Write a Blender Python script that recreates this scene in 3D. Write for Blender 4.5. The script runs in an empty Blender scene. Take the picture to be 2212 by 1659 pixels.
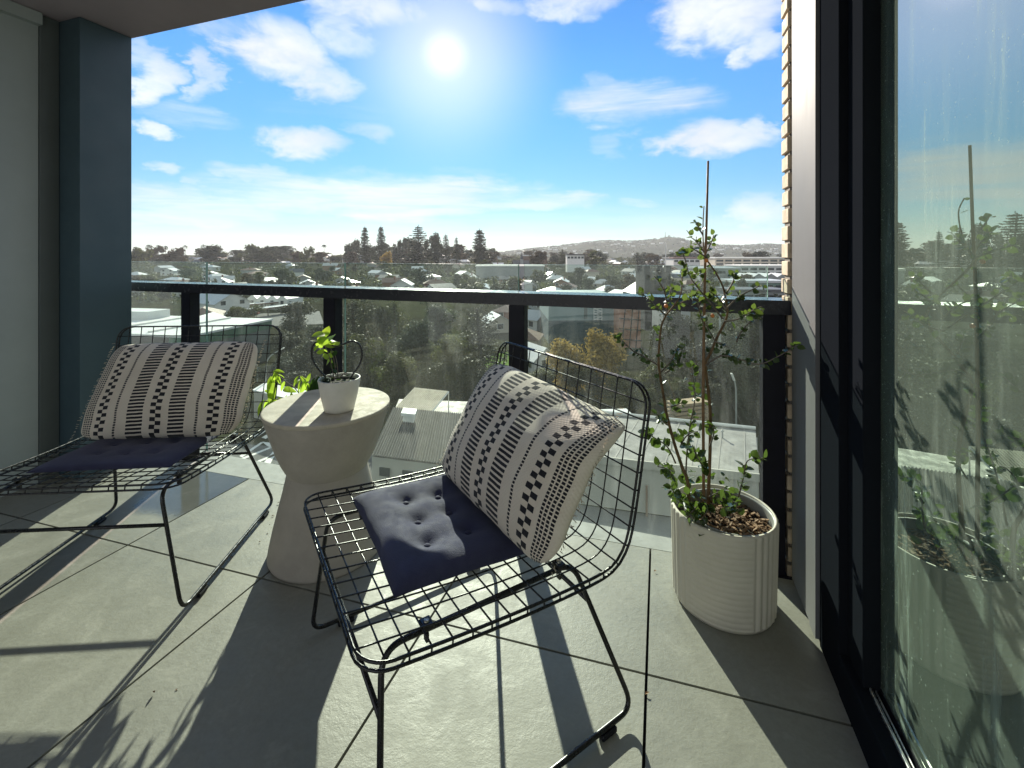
import bpy, bmesh, math, random
from mathutils import Vector, Matrix, Quaternion, noise as mnoise

# ------------------------------------------------------------------ frame of reference
K = 1.05                       # camera height above the balcony tiles (m); near sizes are multiples of it
F, CX, YH = 970.0, 1106.0, 549.0   # lens length and horizon of a 2212 px wide survey of the place
TH = math.atan(319 / 970.0); CT, ST = math.cos(TH), math.sin(TH)
sc = bpy.context.scene
COL = sc.collection
R = random.Random(7)

def ray(x, y): return ((x - CX) / F, -(y - YH) / F)
def AB(a, b, z=0.0):           # balcony axes: a along the railing, b towards it (multiples of K)
    return Vector((K * (CT * a + ST * b), K * (-ST * a + CT * b), K * z))
def toab(p): return ((CT * p[0] - ST * p[1]) / K, (ST * p[0] + CT * p[1]) / K)
def DP(x, y, d):               # point at depth d metres
    u, v = ray(x, y); return Vector((u * d, d, K + v * d))
def GZ(x, y, z):               # point on the horizontal plane z (metres)
    u, v = ray(x, y); d = (z - K) / v; return Vector((u * d, d, z))

# ------------------------------------------------------------------ object helpers
def tag(o, label=None, cat=None, group=None, kind=None):
    if label: o['label'] = label
    if cat: o['category'] = cat
    if group: o['group'] = group
    if kind: o['kind'] = kind
    return o
def empty(name, loc=(0, 0, 0), rz=0, label=None, cat=None, group=None):
    o = bpy.data.objects.new(name, None); COL.objects.link(o)
    o.location = loc; o.rotation_euler = (0, 0, rz); o.empty_display_size = .1
    return tag(o, label, cat, group)
def obj(name, bm, mats, parent=None, smooth=False, loc=None):
    me = bpy.data.meshes.new(name); bm.to_mesh(me); bm.free()
    if not isinstance(mats, (list, tuple)): mats = [mats]
    for m in mats: me.materials.append(m)
    if smooth:
        for p in me.polygons: p.use_smooth = True
    o = bpy.data.objects.new(name, me); COL.objects.link(o)
    if parent: o.parent = parent
    if loc is not None: o.location = loc
    return o
def inst(src, name, parent=None):
    o = bpy.data.objects.new(name, src); COL.objects.link(o)
    if parent: o.parent = parent
    return o
def copy_tree(o, parent=None):
    c = o.copy(); COL.objects.link(c)
    if parent: c.parent = parent
    for ch in [x for x in COL.objects if x.parent == o]: copy_tree(ch, c)
    return c

# ------------------------------------------------------------------ mesh helpers
def hexa(bm, P, mi=0):         # 8 corners: bottom ring 0-3, top ring 4-7
    v = [bm.verts.new(p) for p in P]
    for f in ((3, 2, 1, 0), (4, 5, 6, 7), (0, 1, 5, 4), (1, 2, 6, 5), (2, 3, 7, 6), (3, 0, 4, 7)):
        bm.faces.new([v[i] for i in f]).material_index = mi
    return v
def box(bm, x0, x1, y0, y1, z0, z1, mi=0, M=None):
    P = [Vector(p) for p in ((x0, y0, z0), (x1, y0, z0), (x1, y1, z0), (x0, y1, z0), (x0, y0, z1), (x1, y0, z1), (x1, y1, z1), (x0, y1, z1))]
    if M is not None: P = [M @ p for p in P]
    return hexa(bm, P, mi)
def abox(bm, a0, a1, b0, b1, z0, z1, mi=0):   # box in balcony axes
    return hexa(bm, [AB(a0, b0, z0), AB(a1, b0, z0), AB(a1, b1, z0), AB(a0, b1, z0), AB(a0, b0, z1), AB(a1, b0, z1), AB(a1, b1, z1), AB(a0, b1, z1)], mi)
def bevel(bm, w, seg=1):
    bmesh.ops.bevel(bm, geom=list(bm.edges), offset=w, segments=seg, affect='EDGES', clamp_overlap=True)
def tube(bm, pts, r, n=8, closed=False, r1=None, cap=True):
    pts = [Vector(p) for p in pts]; m = len(pts); rings = []
    t0 = None; nrm = None
    for i, p in enumerate(pts):
        if closed: t = (pts[(i + 1) % m] - pts[i - 1])
        else: t = pts[min(i + 1, m - 1)] - pts[max(i - 1, 0)]
        if t.length < 1e-9: t = Vector((0, 0, 1))
        t.normalize()
        if nrm is None:
            nrm = t.orthogonal().normalized()
        else:
            nrm = nrm - t * nrm.dot(t)
            nrm = nrm.normalized() if nrm.length > 1e-6 else t.orthogonal().normalized()
        bn = t.cross(nrm)
        rr = r if r1 is None else r + (r1 - r) * i / max(1, m - 1)
        rings.append([bm.verts.new(p + (nrm * math.cos(2 * math.pi * k / n) + bn * math.sin(2 * math.pi * k / n)) * rr) for k in range(n)])
    for i in range(m if closed else m - 1):
        A, B = rings[i], rings[(i + 1) % m]
        off = 0
        if closed and i == m - 1:
            off = min(range(n), key=lambda o: (A[0].co - B[o].co).length)
        for k in range(n):
            bm.faces.new((A[k], A[(k + 1) % n], B[(k + 1 + off) % n], B[(k + off) % n]))
    if cap and not closed:
        bm.faces.new(rings[0][::-1]); bm.faces.new(rings[-1])
def fillet(pts, rad, n=5, closed=False):
    pts = [Vector(p) for p in pts]; m = len(pts); out = []
    for i in range(m):
        if not closed and i in (0, m - 1): out.append(pts[i]); continue
        p, a, b = pts[i], pts[i - 1], pts[(i + 1) % m]
        d0, d1 = (a - p), (b - p)
        r = min(rad, d0.length * .49, d1.length * .49)
        s, e = p + d0.normalized() * r, p + d1.normalized() * r
        for k in range(n + 1):
            t = k / n; out.append(s * (1 - t) ** 2 + p * 2 * t * (1 - t) + e * t * t)
    return out
def catmull(pts, n=6):
    pts = [Vector(p) for p in pts]; out = []
    for i in range(len(pts) - 1):
        p0 = pts[max(i - 1, 0)]; p1 = pts[i]; p2 = pts[i + 1]; p3 = pts[min(i + 2, len(pts) - 1)]
        for k in range(n):
            t = k / n
            out.append(.5 * ((2 * p1) + (p2 - p0) * t + (2 * p0 - 5 * p1 + 4 * p2 - p3) * t * t + (3 * p1 - p0 - 3 * p2 + p3) * t ** 3))
    out.append(pts[-1]); return out
def lathe(bm, prof, n=64, c=(0, 0, 0), rfun=None, capb=False, capt=False):
    c = Vector(c); rings = []
    for j, (r, z) in enumerate(prof):
        ring = []
        for k in range(n):
            th = 2 * math.pi * k / n
            rr = r if rfun is None else rfun(r, z, th, j)
            ring.append(bm.verts.new(c + Vector((rr * math.cos(th), rr * math.sin(th), z))))
        rings.append(ring)
    for A, B in zip(rings, rings[1:]):
        for k in range(n): bm.faces.new((A[k], A[(k + 1) % n], B[(k + 1) % n], B[k]))
    if capb: bm.faces.new(rings[0][::-1])
    if capt: bm.faces.new(rings[-1])

# ------------------------------------------------------------------ node helpers
class E:                       # small expression wrapper over Math nodes
    def __init__(s, nt, sock): s.nt, s.s = nt, sock
    def op(s, o, *a):
        n = s.nt.nodes.new('ShaderNodeMath'); n.operation = o
        for i, x in enumerate((s,) + a):
            if isinstance(x, E): s.nt.links.new(x.s, n.inputs[i])
            else: n.inputs[i].default_value = x
        return E(s.nt, n.outputs[0])
    def __add__(s, o): return s.op('ADD', o)
    def __sub__(s, o): return s.op('SUBTRACT', o)
    def __mul__(s, o): return s.op('MULTIPLY', o)
    def __truediv__(s, o): return s.op('DIVIDE', o)
    def lt(s, o): return s.op('LESS_THAN', o)
    def gt(s, o): return s.op('GREATER_THAN', o)
    def abs(s): return s.op('ABSOLUTE')
    def fract(s): return s.op('FRACT')
    def max(s, o): return s.op('MAXIMUM', o)
    def min(s, o): return s.op('MINIMUM', o)
    def pow(s, o): return s.op('POWER', o)
    def rng(s, a, b, c=0., d=1., t='SMOOTHSTEP'):
        n = s.nt.nodes.new('ShaderNodeMapRange'); n.interpolation_type = t; n.clamp = True
        s.nt.links.new(s.s, n.inputs[0])
        for i, x in zip((1, 2, 3, 4), (a, b, c, d)): n.inputs[i].default_value = x
        return E(s.nt, n.outputs[0])
def newmat(name):
    m = bpy.data.materials.new(name); m.use_nodes = True
    nt = m.node_tree; nt.nodes.clear()
    out = nt.nodes.new('ShaderNodeOutputMaterial'); return m, nt, out
def N(nt, t, **kw):
    n = nt.nodes.new(t)
    for k, v in kw.items():
        if k in n.inputs: n.inputs[k].default_value = v
        else: setattr(n, k, v)
    return n
def coords(nt, kind='Object', scale=(1, 1, 1)):
    tc = nt.nodes.new('ShaderNodeTexCoord'); mp = nt.nodes.new('ShaderNodeMapping')
    mp.inputs['Scale'].default_value = scale
    nt.links.new(tc.outputs[kind], mp.inputs['Vector']); return mp.outputs[0]
def noisetex(nt, vec, scale, detail=5, rough=.6, dist=0.):
    n = N(nt, 'ShaderNodeTexNoise', Scale=scale, Detail=detail, Roughness=rough, Distortion=dist)
    nt.links.new(vec, n.inputs['Vector']); return n.outputs[0]
def ramp(nt, fac, stops):
    r = nt.nodes.new('ShaderNodeValToRGB'); el = r.color_ramp.elements
    while len(el) < len(stops): el.new(.5)
    for e, (p, c) in zip(el, stops): e.position = p; e.color = (*c, 1)
    nt.links.new(fac, r.inputs[0]); return r.outputs[0]
def mixc(nt, fac, a, b, mode='MIX'):
    n = nt.nodes.new('ShaderNodeMix'); n.data_type = 'RGBA'; n.blend_type = mode
    for i, x in ((0, fac), (6, a), (7, b)):
        if isinstance(x, E): x = x.s
        if hasattr(x, 'is_linked'): nt.links.new(x, n.inputs[i])
        elif i == 0: n.inputs[0].default_value = x
        else: n.inputs[i].default_value = (*x[:3], 1)
    return n.outputs[2]
def mat(name, col, rough=.7, var=.12, scale=8, metal=0., bump=0., bscale=60, kind='Object', stretch=(1, 1, 1), rnd=0., spec=.5):
    m, nt, out = newmat(name)
    p = N(nt, 'ShaderNodeBsdfPrincipled', Roughness=rough, Metallic=metal); p.inputs['Specular IOR Level'].default_value = spec
    v = coords(nt, kind, stretch)
    lo = tuple(max(0, c * (1 - var * 1.6)) for c in col); hi = tuple(min(1, c * (1 + var)) for c in col)
    c = ramp(nt, noisetex(nt, v, scale, 7, .65), [(.3, lo), (.7, hi)])
    if rnd:
        oi = nt.nodes.new('ShaderNodeObjectInfo')
        hv = nt.nodes.new('ShaderNodeHueSaturation')
        nt.links.new(c, hv.inputs['Color'])
        nt.links.new(E(nt, oi.outputs['Random']).rng(0, 1, 1 - rnd, 1 + rnd, 'LINEAR').s, hv.inputs['Value'])
        nt.links.new((E(nt, oi.outputs['Random']) * 7.31).fract().rng(0, 1, .485, .515, 'LINEAR').s, hv.inputs['Hue'])
        c = hv.outputs[0]
    nt.links.new(c, p.inputs['Base Color'])
    r2 = E(nt, noisetex(nt, v, scale * 2.3, 4)).rng(.3, .7, max(.02, rough - .08), min(1, rough + .08))
    nt.links.new(r2.s, p.inputs['Roughness'])
    if bump:
        b = N(nt, 'ShaderNodeBump', Strength=bump, Distance=.004)
        nt.links.new(noisetex(nt, v, bscale, 5), b.inputs['Height']); nt.links.new(b.outputs[0], p.inputs['Normal'])
    nt.links.new(p.outputs[0], out.inputs[0]); return m
def leafmat(name, col, trans=.35, rough=.5, var=.35, scale=.7, rnd=.25, gloss=.3, tcol=None):
    m, nt, out = newmat(name)
    v = coords(nt)
    lo = tuple(c * (1 - var) for c in col); hi = tuple(c * (1 + var) for c in col)
    c = ramp(nt, noisetex(nt, v, scale, 4, .7), [(.32, lo), (.68, hi)])
    oi = nt.nodes.new('ShaderNodeObjectInfo'); hv = nt.nodes.new('ShaderNodeHueSaturation')
    nt.links.new(c, hv.inputs['Color'])
    nt.links.new(E(nt, oi.outputs['Random']).rng(0, 1, 1 - rnd, 1 + rnd, 'LINEAR').s, hv.inputs['Value'])
    p = N(nt, 'ShaderNodeBsdfPrincipled', Roughness=rough); p.inputs['Specular IOR Level'].default_value = gloss
    nt.links.new(hv.outputs[0], p.inputs['Base Color'])
    t = nt.nodes.new('ShaderNodeBsdfTranslucent')
    if tcol: t.inputs[0].default_value = (*tcol, 1)
    else: nt.links.new(hv.outputs[0], t.inputs[0])
    mx = N(nt, 'ShaderNodeMixShader'); mx.inputs[0].default_value = trans
    nt.links.new(p.outputs[0], mx.inputs[1]); nt.links.new(t.outputs[0], mx.inputs[2])
    nt.links.new(mx.outputs[0], out.inputs[0]); return m
def glassmat(name, tint, r0, pw, dirt, dcol=(.75, .78, .74), streak=(14, 14, 2.5), rcol=(1, 1, 1), base_dirt=.02, trl=.6):
    m, nt, out = newmat(name)
    tr = nt.nodes.new('ShaderNodeBsdfTransparent'); tr.inputs[0].default_value = (*tint, 1)
    gl = N(nt, 'ShaderNodeBsdfGlossy', Roughness=0.0); gl.inputs[0].default_value = (*rcol, 1)
    lw = N(nt, 'ShaderNodeLayerWeight', Blend=.5)
    fac = E(nt, lw.outputs['Facing']).pow(pw) * (1 - r0) + r0
    mx = nt.nodes.new('ShaderNodeMixShader'); nt.links.new(fac.s, mx.inputs[0])
    nt.links.new(tr.outputs[0], mx.inputs[1]); nt.links.new(gl.outputs[0], mx.inputs[2])
    v = coords(nt, 'Object', streak)
    a = E(nt, noisetex(nt, v, 2.2, 6, .7)).rng(.48, .78)
    v2 = coords(nt, 'Object')
    b = E(nt, noisetex(nt, v2, 190, 2, .5)).rng(.66, .74)
    cl = E(nt, noisetex(nt, v2, 1.7, 3)).rng(.3, .7, .35, 1.)
    d = ((a * .75 + b * .6) * cl * dirt + base_dirt).min(.6)
    df = N(nt, 'ShaderNodeBsdfDiffuse'); df.inputs[0].default_value = (*dcol, 1)
    tl = nt.nodes.new('ShaderNodeBsdfTranslucent'); tl.inputs[0].default_value = (*dcol, 1)
    dm = nt.nodes.new('ShaderNodeMixShader'); dm.inputs[0].default_value = trl
    nt.links.new(df.outputs[0], dm.inputs[1]); nt.links.new(tl.outputs[0], dm.inputs[2])
    m2 = nt.nodes.new('ShaderNodeMixShader'); nt.links.new(d.s, m2.inputs[0])
    nt.links.new(mx.outputs[0], m2.inputs[1]); nt.links.new(dm.outputs[0], m2.inputs[2])
    nt.links.new(m2.outputs[0], out.inputs[0]); return m

# ------------------------------------------------------------------ camera, sun, sky
cam = bpy.data.cameras.new('camera'); co = bpy.data.objects.new('camera', cam); COL.objects.link(co)
co.location = (0, 0, K); co.rotation_euler = (math.radians(90), 0, 0)
cam.sensor_width = 36; cam.lens = 36 * F / 2212; cam.shift_y = -(829.5 - YH) / 2212
cam.clip_start = .02; cam.clip_end = 20000
sc.camera = co
sc.view_settings.view_transform = 'Standard'; sc.view_settings.look = 'None'
sc.view_settings.gamma = 1; sc.view_settings.exposure = EXPO = 1.05

su, sv = ray(962, 118)
SUN = Vector((su, 1, sv)).normalized()
sun = bpy.data.lights.new('sun', 'SUN'); so = bpy.data.objects.new('sun', sun); COL.objects.link(so)
sun.energy = 5.0; sun.angle = math.radians(.5); sun.color = (1, .91, .77)
so.rotation_euler = SUN.to_track_quat('Z', 'Y').to_euler(); so.location = (0, 0, 30)

def build_world():
    w = bpy.data.worlds.new('World'); sc.world = w; w.use_nodes = True
    nt = w.node_tree; nt.nodes.clear()
    out = nt.nodes.new('ShaderNodeOutputWorld'); bg = N(nt, 'ShaderNodeBackground', Strength=.1)
    sky = nt.nodes.new('ShaderNodeTexSky'); sky.sky_type = 'NISHITA'; sky.sun_disc = False
    sky.sun_elevation = math.asin(SUN.z); sky.sun_rotation = math.atan2(SUN.x, SUN.y)
    sky.air_density = 1.0; sky.dust_density = 0.0; sky.ozone_density = 3.0; sky.altitude = 50
    tc = nt.nodes.new('ShaderNodeTexCoord'); d = tc.outputs['Generated']
    sp = nt.nodes.new('ShaderNodeSeparateXYZ'); nt.links.new(d, sp.inputs[0])
    x, y, z = (E(nt, sp.outputs[i]) for i in range(3))
    az = x.op('ARCTAN2', y); el = z.op('ARCSINE')
    # warped cloud coordinates
    def comb(a, b):
        c = nt.nodes.new('ShaderNodeCombineXYZ'); nt.links.new(a.s, c.inputs[0]); nt.links.new(b.s, c.inputs[1]); return c.outputs[0]
    cv = comb(az, el * 1.9)
    n1 = E(nt, noisetex(nt, cv, 7.0, 9, .58, .35))
    n2 = E(nt, noisetex(nt, cv, 3.1, 4, .55, .2))
    n4 = E(nt, noisetex(nt, cv, 21.0, 8, .62, .3))
    cs = comb(az * .55, el * 5.5)
    n3 = E(nt, noisetex(nt, cs, 8.0, 8, .62, .5))
    wx = az + (n1 - .5) * .22 + (n4 - .5) * .06; wy = el + (n2 - .5) * .10 + (n4 - .5) * .03
    CL = [(600, 100, 165, 80, 1.1), (690, 180, 110, 60, .9), (335, 165, 85, 62, 1.), (445, 165, 50, 58, .8), (345, 272, 75, 26, .95), (640, 312, 120, 40, 1.05),
          (345, 360, 70, 20, .8), (420, 392, 50, 13, .6), (1560, 20, 190, 85, 1.05), (1640, 90, 80, 50, .9), (1530, 308, 165, 48, 1.15),
          (1640, 285, 70, 42, .9), (1240, 5, 140, 35, .8), (790, 10, 150, 45, .7), (810, 292, 90, 28, .6), (1640, 455, 110, 46, .8), (480, 70, 90, 40, .6), (730, 60, 90, 60, .7), (1280, 185, 60, 30, .6), (1090, 12, 90, 22, .5), (300, 110, 60, 40, .7)]
    ST_ = [(1370, 225, 230, 62, .8), (430, 242, 140, 38, .5), (560, 372, 120, 26, .65), (850, 425, 480, 66, .9), (450, 445, 300, 60, .8), (1150, 436, 210, 30, .75),
           (1390, 437, 90, 22, .6), (1000, 375, 120, 18, .45), (1330, 320, 60, 40, .5), (700, 240, 260, 40, .3)]
    def field(lst):
        acc = None
        for (px, py, hw, hh, dn) in lst:
            u, v = ray(px, py); a0 = math.atan(u); e0 = math.atan(v / math.hypot(1, u))
            sa = hw / F / (1 + u * u); se = hh / F / math.sqrt(1 + u * u)
            q = ((wx - a0) * (1 / sa)).pow(2.) + ((wy - e0) * (1 / se)).pow(2.)
            t = q.rng(0, 1.15, dn, 0., 'SMOOTHSTEP')
            acc = t if acc is None else acc.max(t)
        return acc
    back = az.abs().rng(.85, 1.25).max(el.rng(.75, 1.05)) * 1.0  # dense cloud added behind and overhead, out of view, as neutral fill light
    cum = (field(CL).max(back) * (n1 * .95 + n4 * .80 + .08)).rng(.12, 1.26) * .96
    strk = (field(ST_) * (n3 * 1.5 + .12)).rng(.16, 1.05) * .85
    low = el.rng(.0, .16, 1., 0.) * n3.rng(.25, .7, .3, 1.) * .5
    cloud = cum.max(strk).max(low)
    # sky colour: physical sky, a little richer in blue
    hs = N(nt, 'ShaderNodeHueSaturation', Saturation=1.18, Value=SKYV); nt.links.new(sky.outputs[0], hs.inputs['Color'])
    tint = mixc(nt, 1., hs.outputs[0], (.78, 1.0, 1.07), 'MULTIPLY')
    hz = nt.nodes.new('ShaderNodeCombineColor'); hk = el.rng(0., .42, .56, 1.)
    for i, k in enumerate((.96, 1.0, 1.06)): nt.links.new((hk * k).s, hz.inputs[i])
    tint = mixc(nt, 1., tint, hz.outputs[0], 'MULTIPLY')
    shade = n2.rng(.3, .75, .80, 1.0)
    cc = nt.nodes.new('ShaderNodeCombineColor')
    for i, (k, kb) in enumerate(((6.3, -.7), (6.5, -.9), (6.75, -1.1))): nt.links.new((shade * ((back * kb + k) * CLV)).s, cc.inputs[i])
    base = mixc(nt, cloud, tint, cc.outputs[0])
    # the sun's own aureole
    dt = nt.nodes.new('ShaderNodeVectorMath'); dt.operation = 'DOT_PRODUCT'
    nt.links.new(d, dt.inputs[0]); dt.inputs[1].default_value = SUN
    ang = E(nt, dt.outputs['Value']).min(1.).op('ARCCOSINE') * (180 / math.pi)
    halo = ang.rng(0, 17, 1., 0.).pow(1.5) * 2.3
    core = ang.rng(.6, 1.5, 30., 0.)
    disc = ang.rng(.8, 3.4, 1.2, 0.)
    g = nt.nodes.new('ShaderNodeCombineColor')
    tot = halo + core + disc
    for i, k in enumerate((1.28, .92, 1.02)): nt.links.new((tot * k).s, g.inputs[i])
    fin = mixc(nt, 1., base, g.outputs[0], 'ADD')
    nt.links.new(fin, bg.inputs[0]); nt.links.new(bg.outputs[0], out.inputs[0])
SKYV, CLV = .78, .84
build_world()
#@@NEAR
# ------------------------------------------------------------------ near materials
M = {}
def floor_mat():
    m, nt, out = newmat('porcelain tile')
    p = N(nt, 'ShaderNodeBsdfPrincipled', Roughness=.6); p.inputs['Specular IOR Level'].default_value = .45
    v = coords(nt)
    n1 = noisetex(nt, v, 2.2, 8, .68, .4); n2 = noisetex(nt, v, 60, 5, .75); n3 = noisetex(nt, v, 9, 6, .7, .6)
    c = ramp(nt, n1, [(.28, (.215, .212, .178)), (.5, (.265, .262, .222)), (.75, (.315, .312, .265))])
    c = mixc(nt, E(nt, n2).rng(.38, .66, 0, .5).s, c, (.22, .215, .185))
    c = mixc(nt, E(nt, n3).rng(.52, .72, 0, .28).s, c, (.47, .455, .40))
    # a tile still wet from the rain: darker and glossy, ending at the joint
    geo = coords(nt); sp = nt.nodes.new('ShaderNodeSeparateXYZ'); nt.links.new(geo, sp.inputs[0])
    px, py = E(nt, sp.outputs[0]), E(nt, sp.outputs[1])
    a = (px * CT - py * ST) / K; b = (px * ST + py * CT) / K
    wob = (E(nt, noisetex(nt, v, 7, 4)) - .5) * .12
    geo_ = nt.nodes.new('ShaderNodeNewGeometry'); tv = E(nt, geo_.outputs['Random Per Island']).rng(0, 1, .90, 1.07, 'LINEAR')
    tc_ = nt.nodes.new('ShaderNodeCombineColor')
    for i_ in range(3): nt.links.new(tv.s, tc_.inputs[i_])
    c = mixc(nt, 1., c, tc_.outputs[0], 'MULTIPLY')
    stain = E(nt, noisetex(nt, v, .9, 6, .7, .8)).rng(.55, .75, 0, .22)
    c = mixc(nt, stain.s, c, (.17, .165, .14))
    wet = (a + wob * .0).rng(-1.738, -1.742, 0, 1, 'LINEAR') * (a + b * .28 + wob).rng(-1.72, -1.60, 0., 1.) * (b + wob).rng(1.17, 1.26)
    c = mixc(nt, wet.s, c, mixc(nt, .55, c, (.03, .035, .045)))
    nt.links.new(c, p.inputs['Base Color'])
    r = E(nt, n3).rng(.3, .7, .42, .62) * (wet * -.86 + 1.)
    nt.links.new(r.s, p.inputs['Roughness'])
    bp = N(nt, 'ShaderNodeBump', Strength=.35, Distance=.003); nt.links.new(n2, bp.inputs['Height'])
    nt.links.new((wet * -.3 + .35).s, bp.inputs['Strength'])
    nt.links.new(bp.outputs[0], p.inputs['Normal'])
    nt.links.new(p.outputs[0], out.inputs[0]); return m
M['tile'] = floor_mat()
M['grout'] = mat('joint underlay', (.015, .015, .013), .9)  # near-black base that shows in the gaps between tiles
M['kerb'] = mat('kerb concrete', (.33, .34, .32), .7, .1, 12, bump=.2)
M['wallpanel'] = mat('grey wall panel', (.38, .425, .42), .75, .05, 3, bump=.1, bscale=160)
M['channel'] = mat('dark grey channel', (.11, .13, .13), .6, .05, 3)
M['pillar'] = mat('blue grey painted pillar', (.055, .095, .115), .5, .08, 2.5, bump=.06, bscale=150)
M['ceil'] = mat('painted soffit', (.44, .38, .42), .8, .05, 3)
M['blackmetal'] = mat('black powder coat', (.012, .012, .018), .5, .15, 30, bump=.05, bscale=300, spec=.2)
M['railtop'] = mat('railing powder coat', (.010, .010, .018), .45, .15, 20, spec=.2)
M['handrail'] = mat('handrail gloss coat', (.03, .03, .038), .22, .15, 20, spec=.35)
M['frame'] = mat('matt black door frame', (.012, .014, .018), .9, .03, 3, spec=.0)
M['silver'] = mat('bronze anodised cladding', (.17, .17, .175), .55, .10, 2.2, metal=.0, spec=.10, stretch=(1, 1, .25))
M['trackmetal'] = mat('mill aluminium', (.75, .74, .70), .3, .06, 20, metal=.9)
M['brick'] = mat('cream brick', (.62, .50, .36), .85, .22, 16, bump=.4, bscale=90)
M['mortar'] = mat('grey mortar', (.20, .18, .16), .95, .2, 40, bump=.4)
M['wire'] = mat('black coated wire', (.010, .010, .012), .30, .1, 40)
M['screw'] = mat('zinc screw', (.6, .58, .5), .3, .1, 60, metal=1)
M['concrete'] = mat('cast concrete', (.41, .37, .315), .8, .09, 9, bump=.25, bscale=110)
M['ctop'] = mat('cast concrete top', (.50, .45, .36), .75, .16, 14, bump=.3, bscale=120)
M['pot'] = mat('matt ceramic', (.74, .71, .63), .5, .05, 20, bump=.05, bscale=200)
M['planter'] = mat('ribbed ceramic', (.70, .65, .54), .65, .06, 6, bump=.15, bscale=150)
M['liner'] = mat('grey nursery pot', (.27, .27, .25), .5, .1, 20)
M['soil'] = mat('potting soil', (.035, .025, .018), .95, .4, 40, bump=.8, bscale=70)
M['mulch'] = mat('bark mulch', (.30, .18, .10), .85, .45, 35, bump=.5, bscale=80)
M['bark'] = mat('young bark', (.20, .125, .06), .8, .35, 30, bump=.4, bscale=120)
M['twig'] = mat('grey twig', (.17, .14, .11), .75, .35, 40, bump=.3, bscale=150)
M['cane'] = mat('bamboo cane', (.26, .15, .075), .6, .3, 20)
M['shrubleaf'] = leafmat('shrub leaf', (.035, .055, .022), .30, .2, .35, 30, gloss=.7, tcol=(.16, .25, .04))
M['limeleaf'] = leafmat('lime leaf', (.22, .34, .04), .55, .4, .25, 20, gloss=.4, tcol=(.55, .75, .07))
M['darkleaf'] = leafmat('dark leaf', (.025, .05, .02), .3, .6, .3, 20, gloss=.1, tcol=(.10, .2, .03))
M['glass'] = glassmat('balustrade glass', (.86, .93, .90), .035, 5, .085, streak=(9, 9, 1.6), base_dirt=.011)
M['glassedge'] = mat('polished glass edge', (.20, .34, .29), .15, .1, 20)
M['doorglass'] = glassmat('tinted door glass', (.30, .36, .32), .40, 4, .60, dcol=(.46, .58, .49), streak=(11, 11, 1.0), rcol=(.80, .90, .80), base_dirt=.14, trl=.1)
M['pad'] = mat('navy cotton', (.036, .038, .088), .9, .15, 14, bump=.5, bscale=420)
M['pad'].node_tree.nodes['Principled BSDF'].inputs['Sheen Weight'].default_value = .12
M['curtain'] = mat('sheer curtain', (.42, .45, .38), .9, .05, 4)
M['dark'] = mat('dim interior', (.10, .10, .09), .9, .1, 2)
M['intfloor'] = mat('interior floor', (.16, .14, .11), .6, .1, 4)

def pillow_mat():
    m, nt, out = newmat('woven cushion cover')
    p = N(nt, 'ShaderNodeBsdfPrincipled', Roughness=.92); p.inputs['Specular IOR Level'].default_value = .15
    p.inputs['Sheen Weight'].default_value = .2
    uv = nt.nodes.new('ShaderNodeUVMap'); sp = nt.nodes.new('ShaderNodeSeparateXYZ'); nt.links.new(uv.outputs[0], sp.inputs[0])
    wob = N(nt, 'ShaderNodeTexNoise', Scale=22., Detail=3.); nt.links.new(uv.outputs[0], wob.inputs['Vector'])
    wn = (E(nt, wob.outputs[0]) - .5) * .006
    u = E(nt, sp.outputs[0]) + wn; v = E(nt, sp.outputs[1]) + wn
    c = (u - .5).abs()
    chk0 = c.lt(.033) * (v * 15 + u.gt(.5) * .5).fract().lt(.54)
    c1 = c - .345
    chk1 = c1.abs().lt(.033) * (v * 15 + c1.gt(0.) * .5).fract().lt(.5)
    band = (c - .128).abs().lt(.050) * (v * 31).fract().lt(.58)
    dash = (v * 46).fract().lt(.68)
    dots = (c - .250).abs().lt(.0072)
    for k in (.412, .430, .448, .466): dots = dots.max((c - k).abs().lt(.0062))
    dk = chk0.max(chk1).max(band).max(dots * dash)
    base = ramp(nt, noisetex(nt, coords(nt, 'Object'), 9, 5), [(.3, (.70, .62, .52)), (.7, (.79, .715, .61))])
    col = mixc(nt, dk.s, base, (.022, .022, .028))
    nt.links.new(col, p.inputs['Base Color'])
    # weave
    wv = ((u * 420).op('SINE') * (v * 260).op('SINE')) * .5 + dk * .8
    bp = N(nt, 'ShaderNodeBump', Strength=.45, Distance=.0015); nt.links.new(wv.s, bp.inputs['Height']); nt.links.new(bp.outputs[0], p.inputs['Normal'])
    tl = nt.nodes.new('ShaderNodeBsdfTranslucent'); nt.links.new(col, tl.inputs[0])
    mx = N(nt, 'ShaderNodeMixShader'); mx.inputs[0].default_value = .08
    nt.links.new(p.outputs[0], mx.inputs[1]); nt.links.new(tl.outputs[0], mx.inputs[2]); nt.links.new(mx.outputs[0], out.inputs[0])
    return m
M['pillow'] = pillow_mat()

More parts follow.
